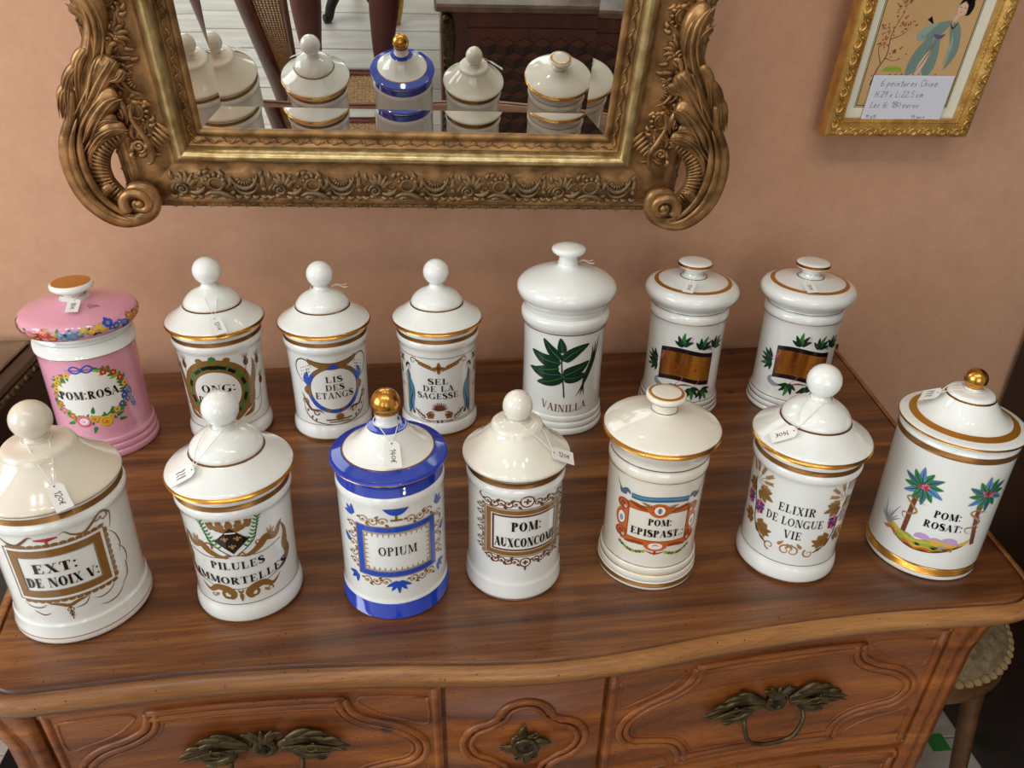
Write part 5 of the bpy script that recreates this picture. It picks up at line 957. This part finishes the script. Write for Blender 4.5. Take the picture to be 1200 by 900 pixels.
p.st([(wx - 6, 152), (wx - 14, 128), (wx - 22, 104), (wx - 30, 90)], 22, 'robe', 'l', 2); p.st([(wx + 2, 152), (wx + 2, 126), (wx + 2, 100), (wx + 2, 88)], 20, 'robe', 'l', 2); p.st([(wx - 2, 130), (wx - 10, 106), (wx - 14, 88)], 9, 'p_skin', 'l', 2.5)
p.st([(wx + 16, 168), (wx + 4, 160), (wx - 12, 150), (wx - 22, 148)], 18, 'robe', 'l', 3); p.st([(wx - 4, 164), (wx - 16, 158), (wx - 26, 146), (wx - 16, 144)], 12, 'robe_light', 'l', 3.4); p.st([(wx + 20, 166), (wx + 28, 148), (wx + 34, 124), (wx + 28, 100)], 16, 'robe', 'f', 3); p.st([(wx + 24, 150), (wx + 27, 130), (wx + 24, 106)], 5, 'robe_light', 'l', 3.6)
p.st([(wx - 6, 150), (wx + 4, 146), (wx + 12, 150)], 6, 'p_plum', 'l', 4); p.st([(wx + 2, 142), (wx - 6, 118), (wx - 16, 94)], 1, 'ink', 'l', 4); p.st([(wx - 20, 172), (wx - 12, 164)], 7, 'ink', 't', 2)
p.st([(wx + 18, 168), (wx + 22, 176)], 6, 'p_skin', 'c', 3); p.ell(wx + 25, 184, 7.5, 9, 'p_skin', 4); p.st([(wx + 18, 190), (wx + 26, 198), (wx + 36, 192), (wx + 36, 180), (wx + 32, 176)], 9, 'ink', 'l', 5); p.ell(wx + 34, 197, 6, 5, 'ink', 5); p.st([(wx + 20, 187), (wx + 23, 187)], .8, 'ink', 'c', 5); p.st([(wx + 27, 186), (wx + 30, 186)], .8, 'ink', 'c', 5); p.st([(wx + 23, 180), (wx + 26, 180)], 1, 'p_red', 'l', 5)
p.st([(wx + 14, 166), (wx + 20, 158), (wx + 26, 168)], 2, 'ink', 'l', 4.4)
p.build('painted_figure', lambda x, z, l: (x * .001, -.0024 - .00012 * l, z * .001), art)
card = empty('price_card', (.7225, -.022, 1.2375), 0, math.radians(9)); tag(card, 'squared white note card tucked in the lower part of the picture frame', 'note card')
MB().box((-.062, -.0066, .0265), (.066, -.0060, .092)).build('card_paper', 'card_paper', card, False)
p = Paint(); X0, X1, Z0, Z1 = -62, 66, 27, 91.5
for i in range(1, 32): x = X0 + 4 * i; p.band(x - .12, x + .12, Z1, Z0, 'card_rule', 1, 1)
for i in range(1, 16): z = Z0 + 4 * i; p.band(X0, X1, z + .12, z - .12, 'card_rule', 1, 1)
handwrite(p, '6 peintures Chine', -48, 76, 10, .8, 'pencil', .6); handwrite(p, 'H.29 x L:22.5 cm', -52, 60, 9, .8, 'pencil', .62); handwrite(p, 'Les 6: 180 euros', -54, 44, 9, .8, 'pencil', .62)
handwrite(p, '19 m15', -56, 27.6, 5, .7, 'pencil', .7); handwrite(p, '95 euro', 18, 27.6, 5, .7, 'pencil', .7)
p.build('card_writing', lambda x, z, l: (x * .001, -.0067 - .00006 * l, z * .001), card)

# ------------------------------------------------------------------ stool and neighbouring furniture
st = empty('round_stool', (.85, -.235, 0)); tag(st, 'round stool with patterned fabric seat beside the commode', 'stool')
MB().lathe(chaikin([(.001, .462), (.06, .461), (.12, .455), (.155, .444), (.168, .43), (.17, .42), (.001, .42)], 2), 48).build('seat_pad', 'seat_fabric', st)
m = MB()
for i in range(60): a = 2 * PI * i / 60; m.ball((.170 * math.cos(a), .170 * math.sin(a), .421), .0095, n=6, k=5, sc=(1, 1, .8))
tag(m.build('fringe_trim', 'fringe', st), kind='stuff')
for i in range(26):
    a = 2.4 * i; r = .03 * math.sqrt(i) ; x, yy = r * math.cos(a) * .95, r * math.sin(a) * .95
    if r < .15: MB().sweep([(x + .012 * math.cos(2 * PI * j / 8), yy + .012 * math.sin(2 * PI * j / 8), .4585 - .55 * r * r - (0 if r < .1 else (r - .1) * .12)) for j in range(8)], .0022, n=5, sub=2, closed=True, nrm=(0, 0, 1)).build('woven_motif', 'fringe', st)
MB().lathe(chaikin([(.001, .37), (.165, .37), (.172, .373), (.176, .385), (.174, .40), (.176, .412), (.172, .42), (.001, .42)], 2), 48).build('seat_rim', 'stool_wood', st)
for k in range(4):
    a = PI / 4 + PI / 2 * k; c, s = math.cos(a), math.sin(a); MB().sweep([(c * .14, s * .14, .375), (c * .155, s * .155, .25), (c * .175, s * .175, .1), (c * .19, s * .19, 0)], taper(.018, .013), n=10, nrm=(0, 1, 0)).build('leg', 'stool_wood', st)
cab = empty('dark_cabinet', (1.1, -.44, 0)); tag(cab, 'tall dark wooden cabinet side at the edge beyond the stool', 'cabinet')
MB().box((0, -.44, .04), (.42, .45, 1.75), 0, .006).build('carcass', 'dark_wood', cab, False)
for z0, z1 in ((.1, .8), (.86, 1.68)):
    MB().box((-.006, -.36, z0), (.0, .37, z1), 0, .002).build('side_panel', 'dark_wood', cab, False)
MB().box((-.015, -.455, 1.75), (.435, .455, 1.79), 0, .008).build('cornice', 'dark_wood', cab, False); MB().box((.01, -.43, 0), (.41, .44, .04)).build('plinth', 'dark_wood', cab, False)
lc = empty('side_cabinet', (-.9, -.15, 0)); tag(lc, 'dark side cabinet with brass edged top beside the pink jar', 'cabinet')
MB().box((-.25, -.12, .38), (.25, .15, .868), 0, .004).build('carcass', 'dark_wood', lc, False); MB().box((-.262, -.135, .868), (.264, .155, .898), 0, .005).build('top', 'dark_wood', lc, False)
MB().sweep([(.262, .155, .884), (.2655, -.12, .884), (.25, -.137, .884), (-.26, -.137, .884)], .006, n=8, nrm=(0, 0, 1), sub=3).build('brass_edging', 'bronze', lc)
m = MB()
for i in range(9): m.sweep([(.266, .14 - i * .03, .878), (.27, .13 - i * .03, .888), (.266, .12 - i * .03, .88)], lens(.006), n=5)
m.build('brass_ornament', 'bronze', lc)
MB().box((-.23, -.10, .8985), (.235, .14, .903), 0, .002).build('top_inlay', 'marble', lc, False)
for x in (-.22, .22):
    for yy in (-.1, .12): MB().sweep([(x, yy, .39), (x, yy, .2), (x, yy, 0)], taper(.022, .014), n=8, nrm=(0, 1, 0)).build('leg', 'dark_wood', lc)
bx = empty('black_box', (-.80, -.15, 0)); tag(bx, 'small black box with a pale label on the floor left of the commode', 'box')
MB().box((-.06, -.06, 0), (.06, .06, .09), 0, .004).build('box_body', 'black_iron', bx, False); MB().box((-.018, -.0615, .03), (.012, -.0598, .07)).build('pale_label', 'tag_plastic', bx, False); MB().box((-.018, -.045, .0895), (.012, -.008, .0908)).build('lid_label', 'tag_plastic', bx, False)

# ------------------------------------------------------------------ things behind the photographer's back, seen in the mirror
# low marble-topped chest with cube marquetry
ch = empty('marble_topped_chest', (.42, -1.52, 0)); tag(ch, 'dark marquetry chest with marble top, seen in the mirror', 'chest')
MB().box((-.385, -.36, .05), (.385, 0, .50), 0, .004).build('carcass', 'mahogany', ch, False); MB().box((-.405, -.375, .50), (.405, .022, .528), 0, .006).build('marble_top', 'marble', ch, False)
for x in (-.36, .36):
    for yy in (-.33, -.03): MB().sweep([(x, yy, .06), (x, yy, .0)], taper(.02, .014), n=8, nrm=(0, 1, 0)).build('foot', 'mahogany', ch)
for z0, z1 in ((.445, .49), (.415, .438)): MB().box((-.3, .0, z0), (.3, .003, z1), 0, .001).build('inlaid_panel', 'mahogany', ch, False)
u = .034; hgt = u * math.sqrt(3) / 2
RH = []
for nm, P in (('rhomb_light', [(0, 0), (hgt, u / 2), (0, u), (-hgt, u / 2)]), ('rhomb_mid', [(0, 0), (-hgt, u / 2), (-hgt, -u / 2), (0, -u)]), ('rhomb_dark', [(0, 0), (0, -u), (hgt, -u / 2), (hgt, u / 2)])):
    RH.append(MB().add([(x * .97, .0025, z * .97) for x, z in P] + [(x * .97, -.001, z * .97) for x, z in P], [(0, 1, 2, 3)] + [(i, (i + 1) % 4, (i + 1) % 4 + 4, i + 4) for i in range(4)]).mesh('marquetry_piece', [nm], False))
for j in range(6):
    for i in range(-4, 5):
        x = i * 2 * hgt + (hgt if j % 2 else 0); z = .37 - j * 1.5 * u
        if abs(x) < .26:
            for me in RH: put('marquetry_piece', me, ch, Matrix.Translation((x, 0, z)))
for sx in (-1, 1):
    m = MB(); x = sx * .365
    m.sweep([(x, .008, .49), (x, .012, .44), (x + .004, .012, .36), (x, .008, .27), (x, .006, .2)], leafw(.022), n=8, flat=.5, nrm=(0, 1, 0))
    for i in range(9): m.sweep([(x + .012 * math.cos(2 * PI * j / 8), .017, .47 - i * .028 + .012 * math.sin(2 * PI * j / 8)) for j in range(8)], .004, n=5, sub=2, closed=True, nrm=(0, 1, 0))
    m.build('corner_mount', 'bronze', ch)
# caned chair
cc = empty('caned_chair', (-.26, -1.22, 0)); tag(cc, 'reddish wooden chair with caned back and seat, seen in the mirror', 'chair')
W2 = lambda x, y, z: (x + .26, y + 1.22, z)
bar = lambda nm, P, r, f=.7: MB().sweep([W2(*q) for q in P], r, n=8, flat=f, sub=4).build(nm, 'mahogany', cc)
bar('stile', [(-.446, -1.03, .96), (-.447, -1.17, .64), (-.45, -1.31, .32), (-.455, -1.4, 0)], .022); bar('stile', [(-.336, -1.03, .96), (-.365, -1.16, .66), (-.392, -1.28, .40)], .009)
bar('crest_rail', [(-.47, -1.025, .965), (-.39, -1.02, .985), (-.31, -1.025, .965)], .02); 
def cane(name, A, B, C, D, nu, nv, parent):
    A, B, C, D = map(Vector, (A, B, C, D)); pt = lambda u, v: A.lerp(B, u).lerp(D.lerp(C, u), v); m = MB(); nr = (B - A).cross(D - A).normalized()
    for i in range(nu + 1): m.sweep([pt(i / nu, 0), pt(i / nu, 1)], .0028, n=4, nrm=nr, raw=True, flat=.4)
    for j in range(nv + 1): m.sweep([pt(0, j / nv) + nr * .001, pt(1, j / nv) + nr * .001], .0028, n=4, nrm=nr, raw=True, flat=.4)
    for i in range(-nv, nu): 
        u0, v0 = (i, 0) if i >= 0 else (0, -i); k = min(nu - u0, nv - v0)
        if k > 0: m.sweep([pt(u0 / nu, v0 / nv) + nr * .002, pt((u0 + k) / nu, (v0 + k) / nv) + nr * .002], .0022, n=4, nrm=nr, raw=True, flat=.4)
    o = m.build(name, 'cane', parent, False, False); tag(o, kind='stuff'); return o
cane('cane_back', W2(-.43, -1.035, .95), W2(-.342, -1.035, .95), W2(-.392, -1.29, .38), W2(-.428, -1.29, .38), 9, 60, cc)
cane('cane_seat', W2(-.38, -1.27, .452), W2(-.13, -1.27, .452), W2(-.13, -1.03, .452), W2(-.38, -1.03, .452), 22, 21, cc)
for a, b in (((-.39, -1.28, .445), (-.12, -1.28, .445)), ((-.39, -1.02, .445), (-.12, -1.02, .445)), ((-.39, -1.28, .445), (-.39, -1.02, .445)), ((-.12, -1.28, .445), (-.12, -1.02, .445))): bar('seat_rail', [a, b], .018, 1)
for x, yy in ((-.385, -1.03), (-.125, -1.03), (-.125, -1.275), (-.385, -1.275)): bar('leg', [(x, yy, .44), (x, yy, .22), (x, yy, 0)], taper(.018, .013), 1)
# black tripod table
tr = empty('tripod_stand', (-.29, -2.22, 0)); tag(tr, 'black turned tripod stand on pale floorboards, seen in the mirror', 'stand')
MB().lathe(chaikin([(.001, .09), (.02, .09), (.022, .13), (.016, .16), (.024, .19), (.016, .22), (.012, .3), (.014, .5), (.02, .6), (.05, .66), (.001, .66)], 1), 18).build('column', 'black_iron', tr)
for a in (150, 35, 270): c, s = math.cos(math.radians(a)), math.sin(math.radians(a)); MB().sweep([(0, 0, .13), (c * .05, s * .05, .125), (c * .10, s * .10, .07), (c * .12, s * .12, .02), (c * .14, s * .14, .018)], taper(.022, .017), n=8, nrm=(0, 0, 1)).build('foot', 'black_iron', tr)
MB().lathe([(.001, .66), (.17, .66), (.18, .67), (.17, .68), (.001, .68)], 32).build('table_top', 'black_iron', tr)
# cream upholstered armchair
ac = empty('upholstered_armchair', (.12, -2.42, 0)); tag(ac, 'cream silk armchair with curved gilt frame and pink flowers, seen in the mirror', 'armchair')
MB().box((-.24, -.22, .3), (.24, .24, .42), 0, .03).build('seat_cushion', 'cream_silk', ac); MB().box((-.22, -.3, .42), (.22, -.22, .86), 0, .03).build('back_cushion', 'cream_silk', ac)
p = Paint()
for x, z in ((-120, 60), (-60, -40), (40, 80), (100, -60), (0, 10)): p.rose(x, z, 34, 'p_rose', 'p_red', 2); p.leaf(x + 20, z - 20, -40, 60, 18, 'p_lime', 1.5); p.leaf(x - 20, z - 20, 220, 60, 18, 'p_lime', 1.5)
p.build('woven_flowers', lambda x, y_, l: (x * .001, y_ * .001, .4202 + .0002 * l), ac)
for s in (-1, 1):
    MB().sweep([(s * .25, -.26, .62), (s * .29, -.1, .66), (s * .30, .1, .62), (s * .27, .18, .5), (s * .25, .2, .36)], .018, n=8, nrm=(1, 0, 0)).build('arm', 'yellow_gilding', ac); MB().sweep([(s * .24, .22, .36), (s * .26, .25, .24), (s * .235, .24, .1), (s * .25, .27, 0)], taper(.024, .014), n=8, nrm=(1, 0, 0)).build('leg', 'yellow_gilding', ac); MB().sweep([(s * .23, -.24, .36), (s * .23, -.27, .18), (s * .24, -.3, 0)], taper(.022, .014), n=8, nrm=(1, 0, 0)).build('leg', 'yellow_gilding', ac)
MB().sweep([(-.25, .24, .31), (0, .26, .29), (.25, .24, .31)], .02, n=8, nrm=(0, 0, 1)).build('seat_rail', 'yellow_gilding', ac); MB().sweep([(-.24, -.26, .42), (-.24, -.27, .8), (0, -.28, .92), (.24, -.27, .8), (.24, -.26, .42)], .018, n=8, nrm=(0, 1, 0)).build('back_frame', 'yellow_gilding', ac)

# ------------------------------------------------------------------ the photographer, whose legs the mirror shows
def skin_mesh(name, pts, edges, root, parent, mats, sub=2):
    me = bpy.data.meshes.new(name); me.from_pydata([p[:3] for p in pts], edges, []); o = bpy.data.objects.new(name, me); COL.objects.link(o)
    md = o.modifiers.new('skin', 'SKIN'); md.use_smooth_shade = True
    for i, p in enumerate(pts): sv = me.skin_vertices[0].data[i]; sv.radius = (p[3], p[4] if len(p) > 4 else p[3]); sv.use_root = (i == root)
    sd = o.modifiers.new('sub', 'SUBSURF'); sd.levels = sd.render_levels = sub
    dg = bpy.context.evaluated_depsgraph_get(); nm = bpy.data.meshes.new_from_object(o.evaluated_get(dg)); bpy.data.objects.remove(o); nm.name = name
    nm.materials.clear()
    for x in mats: nm.materials.append(MATS[x])
    nm.polygons.foreach_set('use_smooth', [True] * len(nm.polygons)); return put(name, nm, parent)
pe = empty('person', (-.27, -1.78, 0)); tag(pe, 'person in dark stockings and black shoes taking the photo, legs seen in the mirror', 'person')
pts = [(.04, .02, .92, .13, .11), (.06, .03, 1.1, .12, .09), (.08, .05, 1.28, .15, .1), (.1, .08, 1.42, .08, .07), (.11, .10, 1.48, .048), (.115, .125, 1.54, .05),
       (.14, .02, .84, .085), (.15, .05, .62, .065), (.135, .06, .48, .055), (.12, .045, .36, .056), (.105, .02, .2, .042), (.1, .0, .1, .034), (.1, .02, .06, .03), (.09, .15, .03, .03, .022),
       (-.06, .02, .84, .085), (-.11, .05, .62, .065), (-.125, .06, .48, .055), (-.135, .045, .36, .056), (-.145, .02, .2, .042), (-.15, .0, .1, .034), (-.15, .02, .06, .03), (-.165, .15, .03, .03, .022),
       (.26, .1, 1.37, .055), (.36, .2, 1.2, .043), (.35, .40, 1.37, .033), (.335, .455, 1.415, .026), (-.06, .1, 1.37, .055), (-.06, .22, 1.18, .043), (.13, .42, 1.38, .033), (.185, .465, 1.425, .026)]
ed = [(0, 1), (1, 2), (2, 3), (3, 4), (4, 5), (0, 6), (6, 7), (7, 8), (8, 9), (9, 10), (10, 11), (11, 12), (12, 13), (0, 14), (14, 15), (15, 16), (16, 17), (17, 18), (18, 19), (19, 20), (20, 21), (2, 22), (22, 23), (23, 24), (24, 25), (2, 26), (26, 27), (27, 28), (28, 29)]
bd = skin_mesh('body', pts, ed, 0, pe, ['skin', 'stocking', 'blouse_cloth'])
for q in bd.data.polygons: z = q.center.z; x = q.center.x; yv = q.center.y; q.material_index = 1 if z < .9 else (2 if z < 1.44 and yv < .36 else 0)
hd = MB(); hc = Vector((.125, .14, 1.635)); rows = []
for i in range(15):
    a = PI * i / 14; zz = math.cos(a); rr = math.sin(a); row = []
    for j in range(24):
        b_ = 2 * PI * j / 24; x = .074 * rr * math.cos(b_); yv = .092 * rr * math.sin(b_); z = .115 * zz
        if z < -.02: x *= 1 - .25 * (-.02 - z) / .095; yv = yv * (1 - .12 * (-.02 - z) / .095) + .008
        row.append(hc + Vector((x, yv, z)))
    rows.append(row)
hd.grid(rows, 0, True); hd.sweep([hc + Vector((0, .088, .018)), hc + Vector((0, .104, -.012)), hc + Vector((0, .108, -.022)), hc + Vector((0, .09, -.03))], lens(.012), n=8, nrm=(1, 0, 0))
for s in (-1, 1): hd.ball(hc + Vector((s * .075, -.002, -.005)), .028, sc=(.3, .6, 1))
head = hd.build('head', 'skin', pe)
m = MB(); [m.ball(hc + Vector((s * .03, .083, .008)), .011) for s in (-1, 1)]; m.build('eyes', 'paper', head); m = MB(); [m.ball(hc + Vector((s * .03, .0915, .008)), .0055) for s in (-1, 1)]; m.build('pupils', 'ink', head)
MB().sweep([hc + Vector((-.024, .085, -.055)), hc + Vector((0, .093, -.053)), hc + Vector((.024, .085, -.055))], lens(.006), n=6, nrm=(0, 0, 1)).build('mouth', 'p_rose', head)
m = MB(); rows = []
for i in range(12):
    a = PI * .62 * i / 11; rows.append([hc + Vector((.084 * math.sin(a) * math.cos(b_), .1 * math.sin(a) * math.sin(b_) - .012 - .02 * (i / 11), .124 * math.cos(a) + (.035 * i / 11 if math.sin(b_) > .3 else -.05 * (i / 11) ** 2))) for b_ in [2 * PI * j / 24 for j in range(24)]])
m.grid(rows, 0, True).build('hair', 'hair', pe)
m = MB(); m.lathe(chaikin([(.15, 1.0), (.17, .9), (.2, .78), (.225, .68), (.23, .66), (.222, .662), (.16, .9)], 1), 32, c=(.03, .02, 0)).build('skirt', 'skirt_cloth', pe)
for x0, x1 in ((.1, .09), (-.15, -.165)):
    m = MB(); m.sweep([(x0, -.045, .04), (x0, .0, .042), (x0 - .003, .06, .036), (x1 + .002, .12, .03), (x1, .185, .022)], lambda t: .042 * (1 - .35 * t ** 3) if t < .97 else .012, n=12, flat=.9, nrm=(0, 0, 1)); m.box((x0 - .02, -.06, 0), (x0 + .02, -.02, .035)); m.box((x1 - .035, .02, 0), (x1 + .035, .17, .012)); m.build('shoe', 'black_leather', pe)
def hand(base, direc, thumb, parent):
    b_ = Vector(base); d = Vector(direc).normalized(); t = Vector(thumb).normalized(); n = d.cross(t); m = MB()
    m.sweep([b_, b_ + d * .03, b_ + d * .06, b_ + d * .082], lambda q: .03 + .008 * math.sin(PI * q), n=10, flat=.45, nrm=n)
    for k, L in enumerate((.062, .072, .068, .052)): o = b_ + d * .075 + t * (.028 - k * .019); m.sweep([o, o + d * L * .5 + n * .006, o + d * L * .8 + n * .02, o + d * L * .9 + n * .034], taper(.0095, .0075), n=8, nrm=n)
    o = b_ + d * .025 + t * .03; m.sweep([o, o + t * .022 + d * .02, o + t * .03 + d * .045 + n * .01], taper(.012, .009), n=8, nrm=n); m.build('hand', 'skin', parent)
hand((.335, .45, 1.412), (-.2, .6, .5), (-.6, 0, .8), pe); hand((.185, .46, 1.422), (.2, .6, .5), (.6, 0, .8), pe)
ph = MB().box((-.075, -.006, -.037), (.075, .002, .037), 0, .003).build('phone', 'phone_case', None, False); ph.location = (-.0, -1.268, 1.476); ph.rotation_euler = (math.radians(-28.7), 0, math.radians(-6)); tag(ph, 'black phone held out by the photographer', 'phone')
